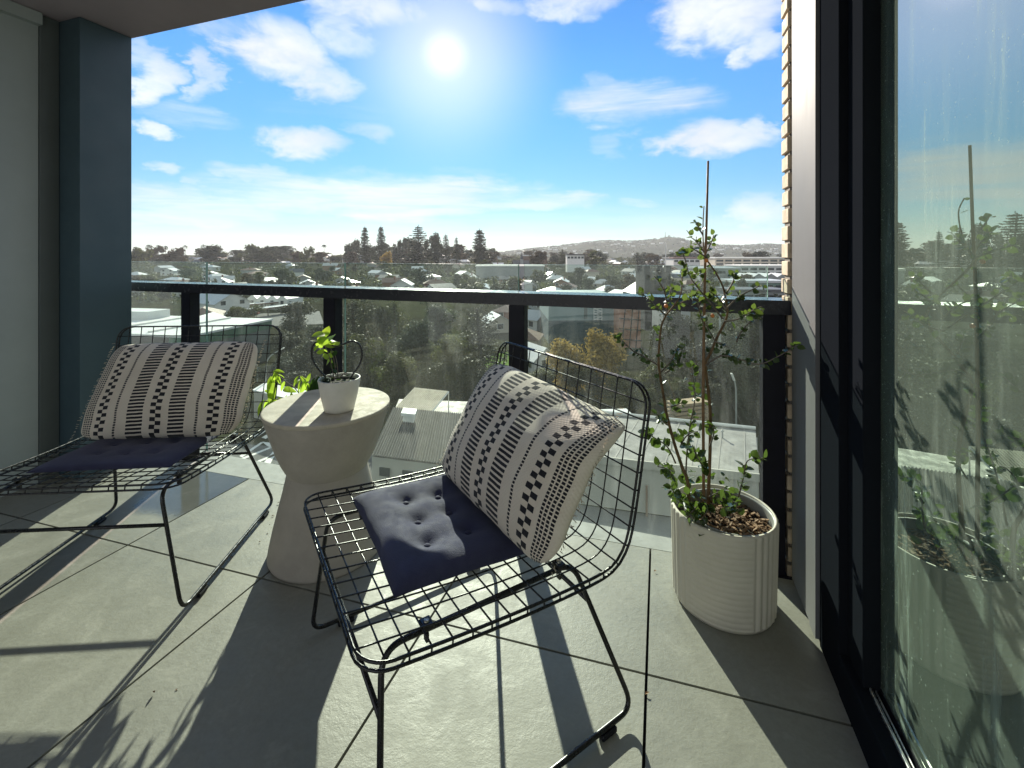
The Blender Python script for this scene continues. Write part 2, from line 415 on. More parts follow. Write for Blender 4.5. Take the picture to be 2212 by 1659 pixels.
# ------------------------------------------------------------------ balcony: floor, kerb, ceiling
SK = .036
def fb(b, a): return b + SK * (a + .9)          # floor joints run very slightly out of square
def build_floor():
    bm = bmesh.new(); pit = .569; g = .0032
    As = [-.030 - pit * k for k in range(-1, 6)]; As = sorted([.418] + [a for a in As if -2.9 < a < .4] + [-2.60])
    Bs = [1.566, 1.084, 1.084 - pit, 1.084 - 2 * pit, 1.084 - 3 * pit, 1.084 - 4 * pit]
    for a0, a1 in zip(As, As[1:]):
        for b1, b0 in zip(Bs, Bs[1:]):
            x0, x1 = a0 + g, a1 - g; y0, y1 = b0 + g, b1 - g
            if x1 - x0 < .01: continue
            hexa(bm, [AB(x0, fb(y0, x0), -.02), AB(x1, fb(y0, x1), -.02), AB(x1, fb(y1, x1), -.02), AB(x0, fb(y1, x0), -.02),
                      AB(x0, fb(y0, x0), 0), AB(x1, fb(y0, x1), 0), AB(x1, fb(y1, x1), 0), AB(x0, fb(y1, x0), 0)])
    f = obj('balcony_floor', bm, M['tile']); tag(f, 'pale grey stone tiles with dark joints on the balcony', 'floor', kind='structure')
    bm = bmesh.new(); abox(bm, -2.75, .40, -1.3, 1.683, -.27, -.024)
    s = obj('balcony_slab', bm, M['grout']); tag(s, 'balcony slab under the tiles', 'slab', kind='structure')
    bm = bmesh.new()
    P = []
    for z in (-.024, -.004):
        P += [AB(-2.75, fb(1.572, -2.75), z), AB(.40, fb(1.572, .4), z), AB(.40, 1.684, z), AB(-2.75, 1.684, z)]
    hexa(bm, P); kb = obj('kerb', bm, M['kerb']); tag(kb, 'pale kerb strip along the outer edge of the balcony', 'kerb', kind='structure')
    bm = bmesh.new(); abox(bm, -2.72, 1.6, -1.6, 1.498, 2.05, 2.33)
    c = obj('ceiling', bm, M['ceil']); tag(c, 'painted soffit above the balcony', 'ceiling', kind='structure')
build_floor()

# ------------------------------------------------------------------ left privacy wall, right wall, door
def build_walls():
    e = empty('privacy_wall', AB(-2.5, .4, 0), 0, 'grey privacy wall with a dark blue pillar at its end', 'wall')
    inv = Matrix.Translation(-e.location)
    def part(n, m, *boxes):
        bm = bmesh.new()
        for b in boxes: abox(bm, *b)
        bm.transform(inv); return obj(n, bm, m, e)
    part('panel', M['wallpanel'], (-2.70, -2.575, -1.3, 1.215, .0, 2.046))
    part('edge_channel', M['channel'], (-2.70, -2.568, 1.217, 1.283, 0., 2.046))
    part('pillar', M['pillar'], (-2.72, -2.43, 1.286, 1.49, 0., 2.047))
    part('trim', M['wallpanel'], (-2.575, -2.545, -1.3, 1.215, 1.995, 2.046))

    e = empty('metal_cladding', AB(.42, 1.45, 0), 0, 'tall brushed metal cladding panel between the brick pier and the door', 'cladding')
    inv = Matrix.Translation(-e.location)
    part2 = lambda n, m, *bx: (lambda bm: ([abox(bm, *b) for b in bx], bm.transform(inv), obj(n, bm, m, e)))(bmesh.new())
    part2('face_sheet', M['silver'], (.383, .60, 1.392, 1.566, .012, 2.6))
    part2('edge_trim', M['silver'], (.380, .60, 1.340, 1.388, .012, 2.6))
    part2('backing', M['blackmetal'], (.40, .60, 1.33, 1.575, -.25, 2.6))

    e = empty('brick_pier', AB(.45, 1.62, -2.5), 0, 'narrow cream brick pier with dark joints beside the metal cladding', 'pier')
    inv = Matrix.Translation(-e.location)
    bm = bmesh.new(); rr = random.Random(3); z = -2.6; j = 0
    while z < 3.0:
        for a0, a1 in ((.376, .50), (.508, .70)) if j % 2 else ((.376, .60), (.608, .70)):
            da = rr.uniform(-.002, .002)
            abox(bm, a0 + da, a1, 1.585, 1.658 + rr.uniform(-.0015, .0015), z, z + .0445 + rr.uniform(-.001, .001))
        z += .0552; j += 1
    bmesh.ops.bevel(bm, geom=list(bm.edges), offset=.002, segments=1, affect='EDGES')
    bm.transform(inv); obj('brickwork', bm, M['brick'], e)
    bm = bmesh.new(); abox(bm, .383, .70, 1.59, 1.65, -2.6, 3.0); bm.transform(inv); obj('mortar', bm, M['mortar'], e)

    e = empty('sliding_door', AB(.46, .5, 0), 0, 'black framed sliding door with dirty tinted glass reflecting the view', 'door')
    inv = Matrix.Translation(-e.location)
    def pd(n, m, *bx, bv=0):
        bm = bmesh.new()
        for b in bx: abox(bm, *b)
        bm.transform(inv)
        if bv: bevel(bm, bv)
        return obj(n, bm, m, e)
    pd('jamb', M['frame'], (.388, .430, 1.205, 1.334, .0, 2.048), bv=.002)
    pd('stile', M['frame'], (.404, .446, 1.122, 1.2035, .0915, 2.048), bv=.002)
    pd('sill', M['frame'], (.387, .450, -1.3, 1.2035, -.02, .090), bv=.002)
    pd('track', M['trackmetal'], (.414, .419, -1.3, 1.120, .0905, .099), (.424, .4265, -1.3, 1.120, .0905, .097), bv=.001)
    pd('bottom_rail', M['blackmetal'], (.4325, .446, -1.3, 1.120, .0905, .101))
    pd('glass_pane', M['doorglass'], (.4345, .4445, -1.3, 1.121, .1015, 2.046))
    # the room behind the glass
    bm = bmesh.new()
    abox(bm, .502, 2.9, -1.6, -1.5, -.05, 2.06); abox(bm, 2.8, 2.9, -1.5, 1.31, -.05, 2.06)
    abox(bm, .502, 2.9, 1.335, 1.38, -.05, 2.06); abox(bm, .448, .50, 1.125, 1.333, .0, 2.05)
    o = obj('room', bm, M['dark']); tag(o, 'dim room behind the sliding door', 'room', kind='structure')
    bm = bmesh.new(); abox(bm, .4505, 2.8, -1.5, 1.12, -.06, .03); tag(obj('interior_floor', bm, M['intfloor']), 'dim floor of the room behind the door', 'floor', kind='structure')
build_walls()

# ------------------------------------------------------------------ balustrade
def build_rail():
    e = empty('balustrade', AB(-1.0, 1.62, 0), 0, 'dark metal balustrade with flat handrail and clear glass panels', 'balustrade')
    inv = Matrix.Translation(-e.location)
    def pt(n, m, *bx, bv=0, edge=None):
        bm = bmesh.new()
        for b in bx: abox(bm, *b)
        bm.transform(inv)
        if bv: bevel(bm, bv, 2)
        return obj(n, bm, m, e)
    pt('handrail', M['handrail'], (-2.9, .383, 1.575, 1.686, .812, .8565), bv=.002)
    pt('side_channel', M['railtop'], (.345, .375, 1.676, 1.72, -.0, .811), bv=.002)
    for a in (-2.195, -1.345, -.503, .338):
        w = .030 if a < 0 else .031
        pt('post', M['railtop'], (a - w, a + w, 1.580, 1.632, -.004, .8115), bv=.002)
        pt('base_plate', M['railtop'], (a - .05, a + .05, 1.576, 1.642, -.0038, .006), bv=.001)
    cuts = [(-2.95, -2.200), (-2.180, -1.352), (-1.336, -.530), (-.505, .342)]
    for a0, a1 in cuts:
        g = pt('glass_panel', M['glass'], (a0, a1, 1.688, 1.700, -.22, .9585))
        bm = bmesh.new(); abox(bm, a0, a1, 1.6882, 1.6998, .9588, .9600)
        bm.transform(inv); obj('polished_edge', bm, M['glassedge'], g)
        bm = bmesh.new(); abox(bm, a1 + .0003, a1 + .0012, 1.6882, 1.6998, -.22, .9585)
        bm.transform(inv); obj('polished_edge', bm, M['glassedge'], g)
build_rail()

# ------------------------------------------------------------------ wire chair
PROF = [(-.300, .379), (-.16, .364), (-.02, .353), (.09, .348), (.17, .347), (.215, .356), (.243, .385), (.258, .43), (.272, .50), (.289, .60), (.309, .712)]
PROF = [tuple(p[:2]) for p in (catmull([(t, z, 0) for t, z in PROF], 10))]
_L = [0.]
for p, q in zip(PROF, PROF[1:]): _L.append(_L[-1] + math.dist(p, q))
PL = _L[-1]
def prof(l):
    l = max(0, min(PL, l))
    for i in range(len(_L) - 1):
        if l <= _L[i + 1] + 1e-9:
            f = (l - _L[i]) / (_L[i + 1] - _L[i]); p, q = PROF[i], PROF[i + 1]
            return p[0] + (q[0] - p[0]) * f, p[1] + (q[1] - p[1]) * f
    return PROF[-1]
HS, HB = .290, .312
def shell(sn, l, off=0.):
    t, z = prof(l); t2, z2 = prof(l + .01); t0, z0 = prof(l - .01)
    dt, dz = t2 - t0, z2 - z0; n = math.hypot(dt, dz); nt_, nz = -dz / n, dt / n   # upward / forward normal
    f = l / PL; hw = HS + (HB - HS) * f
    sag = -.010 * (1 - sn * sn) * math.sin(math.pi * min(1, f * 1.0))
    o = off + sag
    return Vector((sn * hw * K, (t + nt_ * o) * K, (z + nz * o) * K))
def build_chair():
    root = empty('wire_chair', (0, 0, 0), 0)
    ns, nl = 14, 24
    bm = bmesh.new(); rw = .0017 * K
    ls = [PL * i / 60 for i in range(61)]
    for i in range(1, ns):
        sn = -1 + 2 * i / ns; tube(bm, [shell(sn, l, .0025) for l in ls], rw, 6)
    for j in range(1, nl):
        l = PL * j / nl; tube(bm, [shell(-1 + 2 * k / 10, l, 0) for k in range(11)], rw, 6)
    gridbm = bm
    def loop(off):
        rc = .05; pts = []; hs = rc / HS; n = 6
        for k in range(41): pts.append((-1, rc + (PL - 2 * rc) * k / 40))
        for k in range(1, n): a = math.pi / 2 * k / n; pts.append((-1 + hs * (1 - math.cos(a)), PL - rc + rc * math.sin(a)))
        for k in range(11): pts.append((-1 + hs + (2 - 2 * hs) * k / 10, PL))
        for k in range(1, n): a = math.pi / 2 * k / n; pts.append((1 - hs * (1 - math.sin(a)), PL - rc + rc * math.cos(a)))
        for k in range(41): pts.append((1, PL - rc - (PL - 2 * rc) * k / 40))
        for k in range(1, n): a = math.pi / 2 * k / n; pts.append((1 - hs * (1 - math.cos(a)), rc - rc * math.sin(a)))
        for k in range(11): pts.append((1 - hs - (2 - 2 * hs) * k / 10, 0))
        for k in range(1, n): a = math.pi / 2 * k / n; pts.append((-1 + hs * (1 - math.sin(a)), rc - rc * math.cos(a)))
        return [shell(s, l, off) for s, l in pts]
    for off in (0., -.0125):
        bm = bmesh.new(); tube(bm, loop(off), 0.0028 * K, 8, closed=True); obj('rim', bm, M['wire'], root, smooth=True)
    bm = gridbm
    for j in range(2, nl - 1):
        for s in (-1, 1): tube(bm, [shell(s, PL * j / nl, 0), shell(s, PL * j / nl, -.0125)], .0017 * K, 6)
    for i in range(2, ns - 1):
        s = -1 + 2 * i / ns
        for l in (0, PL): tube(bm, [shell(s, l, 0), shell(s, l, -.0125)], .0017 * K, 6)
    obj('wire_grid', bm, M['wire'], root, smooth=True)
    hw, hd = .2954, .2764
    for sd in (-1, 1):
        B = [(sd * .222, -.250, .3385), (sd * .222, .168, .3275), (sd * hw, hd, .016), (sd * hw, -hd, .016)]
        P = fillet([Vector(p) * K for p in B], .040 * K, 8, closed=True)
        bm = bmesh.new(); tube(bm, P, .0054 * K, 10, closed=True); lg = obj('sled_leg', bm, M['wire'], root, smooth=True)
        for t in (-.19, .2):
            bm = bmesh.new(); x = sd * hw * K; y = t * K
            box(bm, x - .010, x + .010, y - .022, y + .022, .0005, .013); bevel(bm, .003)
            obj('glide', bm, M['blackmetal'], lg)
        for t in (-.17, .13):
            z = .3385 + (t + .25) / .418 * -.011
            bm = bmesh.new(); x = sd * .222 * K; y = t * K
            box(bm, x - .013, x + .013, y - .011, y + .011, (z + .004) * K, (z + .014) * K); bevel(bm, .002)
            box(bm, x - .006, x + .006, y - .003, y + .003, (z - .02) * K, (z - .004) * K)
            br = obj('bracket', bm, M['wire'], root)
            bm = bmesh.new(); lathe(bm, [(.0055, 0), (.0055, .002), (.004, .003)], 12, (x, y, (z + .0141) * K), capt=True)
            obj('screw', bm, M['screw'], br, smooth=True)
    def legx(z, top, hz, t0, t1):      # where a leg is at height z
        f = (z - .016) / (hz - .016); return hw + (.222 - hw) * f, t0 + (t1 - t0) * f
    for t0, t1, hz in ((-hd, -.250, .3385), (hd, .168, .3275)):
        x, t = legx(.245, None, hz, t0, t1)
        bm = bmesh.new(); tube(bm, [Vector((-x, t, .245)) * K, Vector((x, t, .245)) * K], .0050 * K, 10); obj('crossbar', bm, M['wire'], root, smooth=True)
    return root
POSE = [((-.1299, 1.0739), .5761), ((-1.2246, 1.492), 1.642)]
chairR = build_chair()
chairL = copy_tree(chairR)
for c, (p, an), lab in ((chairR, POSE[0], 'black wire lounge chair with its back to the glass, in front of the concrete table'),
                        (chairL, POSE[1], 'black wire lounge chair facing out of the corner by the privacy wall')):
    c.location = (p[0] * K, p[1] * K, 0); c.rotation_euler = (0, 0, an - math.pi / 2)
    tag(c, lab, 'chair', 'wire chairs on the balcony')

def pad_mesh(seed):
    rr = random.Random(seed); bm = bmesh.new(); n = 48; W = .194 * K; T = (.036, .022)[seed - 1] * K
    tufts = [(i * .5, j * .5) for i in (-1, 0, 1) for j in (-1, 0, 1)]
    tufts = [(x * .92 + rr.uniform(-.03, .03), y * .92 + rr.uniform(-.03, .03)) for x, y in tufts]
    top = []; bot = []
    for i in range(n + 1):
        a = []; b = []
        for j in range(n + 1):
            u, v = -1 + 2 * i / n, -1 + 2 * j / n
            e = (1 - abs(u) ** 5) * (1 - abs(v) ** 5)
            h = T * (max(0, e) ** .42)
            for (x, y) in tufts:
                d2 = (u - x) ** 2 + (v - y) ** 2; h -= T * .26 * math.exp(-d2 / .009) + T * .42 * math.exp(-d2 / .06)
            h *= 1 + .10 * mnoise.noise(Vector((u * 3, v * 3, seed)))
            cx = 1 - .018 * (1 - v * v) + .012 * mnoise.noise(Vector((v * 2.2, seed, 4)))
            cy = 1 - .018 * (1 - u * u) + .012 * mnoise.noise(Vector((u * 2.2, seed, 9)))
            x, y = u * W * cx, v * W * cy
            a.append(bm.verts.new((x, y, .006 + max(.002, h)))); b.append(bm.verts.new((x, y, .004 if abs(u) < 1 and abs(v) < 1 else .006)))
        top.append(a); bot.append(b)
    for i in range(n):
        for j in range(n):
            bm.faces.new((top[i][j], top[i + 1][j], top[i + 1][j + 1], top[i][j + 1]))
            bm.faces.new((bot[i][j], bot[i][j + 1], bot[i + 1][j + 1], bot[i + 1][j]))
    for k in range(n):
        for (A, B) in (((0, k), (0, k + 1)), ((n, k + 1), (n, k)), ((k + 1, 0), (k, 0)), ((k, n), (k + 1, n))):
            bm.faces.new((top[A[0]][A[1]], top[B[0]][B[1]], bot[B[0]][B[1]], bot[A[0]][A[1]]))
    return bm, tufts, W
def chair_matrix(i):
    (p, an) = POSE[i]; return Matrix.Translation((p[0] * K, p[1] * K, 0)) @ Matrix.Rotation(an - math.pi / 2, 4, 'Z')
for i, lab in ((0, 'navy tufted seat pad half sunlit on the chair in front of the table'), (1, 'navy seat pad in shade on the chair by the privacy wall')):
    bm, tf, W = pad_mesh(i + 1)
    o = obj('seat_pad', bm, M['pad'], smooth=True)
    off = ((-.022, -.006), (.0, .012))[i]
    o.matrix_world = chair_matrix(i) @ Matrix.Translation((off[0] * K, off[1] * K, .352 * K)) @ Matrix.Rotation(-.055, 4, 'X') @ Matrix.Rotation((-.05, .02)[i], 4, 'Z')
    tag(o, lab, 'seat pad', 'navy seat pads')
    for (x, y) in tf:
        bm = bmesh.new(); lathe(bm, [(.0, .006), (.005, .0055), (.008, .003), (.008, 0)][::-1], 12, (x * W, y * W, (.0165, .0105)[i]))
        obj('tuft_button', bm, M['pad'], o, smooth=True)

def sst_(a, b, x):
    t = max(0., min(1., (x - a) / (b - a))); return t * t * (3 - 2 * t)
def pillow_mesh(seed, W, Hh, T, flop=0.):
    bm = bmesh.new(); uvl = bm.loops.layers.uv.new('UVMap'); nu, nv = 72, 44
    def P(u, v, sgn):
        e = max(0, (1 - u ** 6)) * max(0, (1 - v ** 6))
        pu = (1 - abs(u) ** 2.6); pv = (1 - abs(v) ** 2.4)
        th = T * (max(0, pu * pv) ** .62) * (1 + .05 * mnoise.noise(Vector((u * 2, v * 2, seed * 3.1))))
        wr = .0035 * mnoise.noise(Vector((u * 4.5, v * 3.0 + sgn, seed))) * min(1, e * 2)
        x = u * W * (1 - .012 * (1 - v * v)) ; y = v * Hh * (1 - .03 * (1 - u * u))
        x += .006 * mnoise.noise(Vector((v * 2.1, seed, 1))); y += .006 * mnoise.noise(Vector((u * 2.5, seed, 2)))
        rc_ = 1 - .10 * (abs(u) ** 5) * (abs(v) ** 5); x *= rc_; y *= rc_
        bend = .018 * math.sin(u * 2.2 + seed)
        fl = flop * max(0, v - .2) ** 1.3 * sst_(-.25, .7, u)
        return Vector((x, -sgn * th + wr + bend * .3 + fl, y - fl * .12))
    G = {}
    for sgn in (1, -1):
        for i in range(nu + 1):
            for j in range(nv + 1):
                u, v = -1 + 2 * i / nu, -1 + 2 * j / nv
                u = math.copysign(abs(u) ** .9, u); v = math.copysign(abs(v) ** .9, v)
                edge = i in (0, nu) or j in (0, nv)
                if edge and sgn == -1: G[sgn, i, j] = G[1, i, j]; continue
                G[sgn, i, j] = (bm.verts.new(P(u, v, sgn)), (u + 1) / 2, (v + 1) / 2)
    for sgn in (1, -1):
        for i in range(nu):
            for j in range(nv):
                q = [G[sgn, i, j], G[sgn, i + 1, j], G[sgn, i + 1, j + 1], G[sgn, i, j + 1]]
                if sgn == -1: q = q[::-1]
                f = bm.faces.new([a[0] for a in q])
                for lp, a in zip(f.loops, q): lp[uvl].uv = (a[1], a[2])
    return bm
M['fringe'] = leafmat('cotton fringe', (.62, .56, .47), .5, .9, .1, 20, 0., .1)
for i, lab in ((0, 'black striped cream cushion with a sunlit corner, in the chair before the table'), (1, 'cream cushion with black woven stripes, all in shade, in the chair by the privacy wall')):
    W, Hh, T = (.264, .270)[i] * K, .176 * K, (.072, .064)[i] * K
    o = obj('cushion', pillow_mesh(i + 2, W, Hh, T, (.105, .0)[i]), M['pillow'], smooth=True)
    b0, b1 = ((.066, .394), (.240, .662)) if i == 0 else ((.060, .386), (.225, .650))
    mid = ((b0[0] + b1[0]) / 2, (b0[1] + b1[1]) / 2); lean = math.atan2(b1[0] - b0[0], b1[1] - b0[1])
    sx = (.032, .012)[i]
    o.matrix_world = chair_matrix(i) @ Matrix.Translation((sx * K, (mid[0] - .012) * K, mid[1] * K)) @ Matrix.Rotation(-lean, 4, 'X') @ Matrix.Rotation((.0, .0)[i], 4, 'Y')
    tag(o, lab, 'cushion', 'striped cushions')
    rr = random.Random(i)
    for sd in (-1, 1):
        bm = bmesh.new()
        for k in range(46):
            v = -1 + 2 * (k + rr.random()) / 46
            x = sd * W * (1 - .012 * (1 - v * v)); y = v * Hh * .99
            p = Vector((x, 0, y)); q = p + Vector((sd * rr.uniform(.004, .011), rr.uniform(-.004, .004), rr.uniform(-.006, .006)))
            tube(bm, [p, (p + q) / 2 + Vector((0, rr.uniform(-.002, .002), 0)), q], .0010, 4, cap=False)
        obj('fringe', bm, M['fringe'], o)

# ------------------------------------------------------------------ concrete side table
TBL = Vector((-.632 * K, 1.545 * K, 0))
def build_table():
    e = empty('side_table', TBL, 0, 'hourglass concrete side table standing between the two wire chairs', 'table')
    pr = [(.150, .0), (.184, .0005), (.1865, .006), (.183, .03), (.172, .085), (.158, .145), (.143, .205), (.133, .25), (.1285, .273)]
    pu = [(.1285, .2732),
          (.1375, .288), (.150, .313), (.1645, .350), (.179, .395), (.1905, .435), (.1995, .464), (.2005, .470)]
    def dense(p, n=4):
        o = []
        for (r0, z0), (r1, z1) in zip(p, p[1:]):
            for k in range(n): o.append((r0 + (r1 - r0) * k / n, z0 + (z1 - z0) * k / n))
        return o + [p[-1]]
    bm = bmesh.new(); lathe(bm, [(r * K, z * K) for r, z in dense(pr)], 96, rfun=lambda r, z, t, j: r * (1 + .0025 * mnoise.noise(Vector((math.cos(t) * 2, math.sin(t) * 2, z * 5)))))
    lathe(bm, [(r * K, z * K) for r, z in dense(pu)], 96, rfun=lambda r, z, t, j: r * (1 + .0025 * mnoise.noise(Vector((math.cos(t) * 2, math.sin(t) * 2, z * 5)))))
    obj('pedestal', bm, M['concrete'], e, smooth=True)
    tp = [(.10, .4702), (.2005, .4702), (.204, .474), (.2045, .479), (.203, .4835), (.200, .4845)]
    bm = bmesh.new(); lathe(bm, [(r * K, z * K) for r, z in tp], 96, capt=True); obj('tabletop', bm, M['ctop'], e, smooth=False)
build_table()

# ------------------------------------------------------------------ leaves
def leaf(bm, p, d, up, L, W, fold=.25, curl=.15, n=5, mi=0):
    d = d.normalized(); s = d.cross(up)
    if s.length < 1e-4: s = d.orthogonal()
    s.normalize(); u = s.cross(d).normalized(); rows = []
    for k in range(n + 1):
        t = k / n; w = W * math.sin(math.pi * (t ** .8)) ** .75 if 0 < k < n else 0
        c = p + d * (L * t) - u * (curl * L * t * t)
        rows.append((c - s * w + u * (fold * w), c, c + s * w + u * (fold * w)) if 0 < k < n else (c,))
    V = [[bm.verts.new(q) for q in r] for r in rows]
    for a, b in zip(V, V[1:]):
        if len(a) == 1 and len(b) == 3: bm.faces.new((a[0], b[1], b[0])).material_index = mi; bm.faces.new((a[0], b[2], b[1])).material_index = mi
        elif len(a) == 3 and len(b) == 3:
            bm.faces.new((a[0], a[1], b[1], b[0])).material_index = mi; bm.faces.new((a[1], a[2], b[2], b[1])).material_index = mi
        elif len(a) == 3: bm.faces.new((a[0], a[1], b[0])).material_index = mi; bm.faces.new((a[1], a[2], b[0])).material_index = mi
def rv(r, s=1.): return Vector((r.gauss(0, s), r.gauss(0, s), r.gauss(0, s)))

# ------------------------------------------------------------------ small potted plant on the table
def build_potted():
    c = GZ(733, 885, .4845 * K); top = .4845 * K
    e = empty('potted_plant', (c.x, c.y, top + .0008), 0, 'lime leaved plant with a wire hoop in a white cup on the table', 'plant')
    h = .105 * K; r0, r1 = .047 * K, .0665 * K
    bm = bmesh.new()
    lathe(bm, [(r0 * .9, 0), (r0, .002), (r0 * 1.04, .012), ((r0 + r1) * .515, h * .5), (r1, h - .002), (r1 - .001, h), (r1 - .0045, h), (r1 - .006, h - .006), (r1 - .011, h - .03)], 64)
    obj('cup_pot', bm, M['pot'], e, smooth=True)
    bm = bmesh.new(); lathe(bm, [((r1 - .009) * k / 5, h - .014 + .004 * mnoise.noise(Vector((k, 2, 5)))) for k in (5, 4, 3, 2, 1)], 40, rfun=lambda r, z, t, j: r * (1 + .02 * math.sin(t * 7)), capt=True)
    obj('soil', bm, M['soil'], e, smooth=True)
    dd = c.y
    def L(x, y, dz=0.): return DP(x, y, dd + dz) - e.location
    hoop = catmull([L(704, 815), L(688, 798), L(675, 775), L(674, 752), L(685, 738), L(705, 742, .01), L(727, 748, .012), L(745, 742), L(762, 737), L(776, 744), L(782, 762), L(778, 785), L(765, 805), L(756, 818)], 6)
    bm = bmesh.new(); tube(bm, hoop, .0032, 8); obj('wire_hoop', bm, M['wire'], e, smooth=True)
    r = random.Random(5); bm = bmesh.new()
    stems = [[(726, 815), (722, 780), (712, 745), (702, 728)], [(722, 818), (716, 790), (708, 760), (700, 745)], [(730, 815), (728, 785), (722, 760)],
             [(735, 815), (745, 805), (752, 808)], [(718, 815), (706, 812), (698, 822)]]
    S3 = [catmull([L(x, y, r.uniform(-.02, .02)) for x, y in s], 6) for s in stems]
    for s in S3: tube(bm, s, .0021, 6, r1=.0010)
    obj('stem', bm, M['twig'], e, smooth=True)
    bm = bmesh.new()
    # crown of round lime leaves at the top, smaller ones down the stem
    for (x, y, ln) in [(684, 735, .04), (692, 722, .045), (704, 719, .045), (716, 727, .042), (722, 737, .034), (699, 737, .042), (710, 743, .036), (690, 745, .035), (684, 750, .024),
                       (694, 760, .028), (703, 770, .03), (711, 768, .024), (718, 761, .022), (708, 782, .03), (716, 779, .022), (704, 757, .02), (725, 745, .03)]:
        p = L(x, y, r.uniform(-.025, .025)); d = (p - L(704, 750, 0)) * .6 + rv(r, .03) + Vector((0, 0, -.012))
        leaf(bm, p - d.normalized() * ln * .4, d, Vector((r.uniform(-.5, .5), -.7, .6)), ln, ln * .40, .2, .25)
    obj('leaves', bm, M['limeleaf'], e, smooth=True)
    bm = bmesh.new()
    for k in range(26):
        a = r.uniform(0, 6.28); rr_ = r.uniform(.02, .062)
        p = Vector((math.cos(a) * rr_ * .8, math.sin(a) * rr_ * .8, h - .012 + r.uniform(0, .010)))
        leaf(bm, p, Vector((math.cos(a), math.sin(a), r.uniform(-.5, .5))), Vector((0, 0, 1)), r.uniform(.016, .026), .008)
    for (x, y) in [(722, 795), (726, 785), (716, 800), (722, 770), (717, 788), (728, 800), (712, 792)]:
        p = L(x, y, r.uniform(-.02, .02)); leaf(bm, p, rv(r, 1), rv(r, 1), .026, .010)
    obj('dark_leaves', bm, M['darkleaf'], e, smooth=True)

    # plant in the pot behind the table, long lime leaves arching out over the edge
    b = GZ(668, 1010, 0.); b = AB(-1.22, 1.47, 0)
    e2 = empty('floor_plant', b, 0, 'trailing plant with long drooping lime leaves behind the table edge', 'plant')
    bm = bmesh.new(); lathe(bm, [(.05, 0), (.062, .002), (.075, .15), (.078, .152), (.072, .152), (.070, .13)], 40, capb=True); obj('nursery_pot', bm, M['liner'], e2, smooth=True)
    bm = bmesh.new(); lathe(bm, [(.069, .128), (.03, .134)], 24, capt=True); obj('soil', bm, M['soil'], e2, smooth=True)
    db = b.y
    def L2(x, y, dz=0.): return DP(x, y, db + dz) - e2.location
    base = Vector((0, 0, .13)); stems = []
    for pts in ([(665, 950), (660, 880), (640, 842), (612, 820), (598, 806), (590, 800)], [(665, 950), (655, 890), (632, 866), (600, 858), (578, 858)], [(668, 950), (668, 880), (664, 832), (650, 812), (640, 815)],
                [(668, 950), (676, 880), (686, 840), (690, 835)], [(665, 950), (650, 880), (615, 862), (600, 862), (566, 868)]):
        stems.append(catmull([base + rv(r, .008)] + [L2(x, y, r.uniform(-.03, .03)) for x, y in pts], 6))
    bm = bmesh.new()
    for s in stems: tube(bm, s, .0028, 6, r1=.0012)
    obj('stem', bm, M['twig'], e2, smooth=True)
    bm = bmesh.new()
    LV = [((585, 812), (588, 868), .060), ((590, 818), (576, 848), .05), ((598, 808), (615, 812), .045), ((602, 812), (600, 830), .04), ((590, 802), (608, 800), .035),
          ((572, 862), (553, 890), .05), ((582, 862), (566, 893), .055), ((592, 865), (602, 892), .05), ((580, 866), (590, 890), .045), ((600, 862), (612, 880), .04),
          ((620, 852), (612, 878), .05), ((628, 848), (634, 870), .05), ((618, 858), (626, 876), .04), ((612, 840), (630, 842), .03),
          ((652, 818), (640, 846), .055), ((660, 818), (652, 855), .06), ((664, 822), (670, 862), .06), ((656, 815), (666, 838), .045), ((648, 820), (640, 826), .03), ((668, 830), (660, 866), .05)]
    for (x0, y0), (x1, y1), ln in LV:
        p = L2(x0, y0, r.uniform(-.03, .03)); q = L2(x1, y1, r.uniform(-.05, .05)); ln = (q - p).length
        leaf(bm, p, q - p, Vector((r.uniform(-.8, .8), -.6, .7)), ln * 1.1, ln * .155, .35, .25, 7)
    for s3 in stems:
        for k in range(9):
            p = s3[r.randrange(len(s3) // 3, len(s3))]; d = rv(r, .6) + Vector((0, 0, -.7)); l_ = r.uniform(.03, .055)
            leaf(bm, p, d, Vector((r.uniform(-.8, .8), -.6, .7)), l_, l_ * .17, .35, .3, 6)
    obj('lime_leaves', bm, M['limeleaf'], e2, smooth=True)
    bm = bmesh.new()
    for (x0, y0), (x1, y1) in [((680, 815), (670, 868)), ((688, 812), (684, 872)), ((676, 822), (660, 880)), ((690, 830), (694, 880)), ((684, 820), (676, 880)), ((672, 838), (668, 892)), ((580, 868), (575, 900)), ((570, 866), (558, 900))]:
        p = L2(x0, y0, r.uniform(-.03, .03)); q = L2(x1, y1, r.uniform(-.05, .05)); ln = (q - p).length
        leaf(bm, p, q - p, Vector((r.uniform(-.8, .8), -.6, .7)), ln, ln * .2, .3, .2, 6)
    obj('dark_leaves', bm, M['darkleaf'], e2, smooth=True)
build_potted()

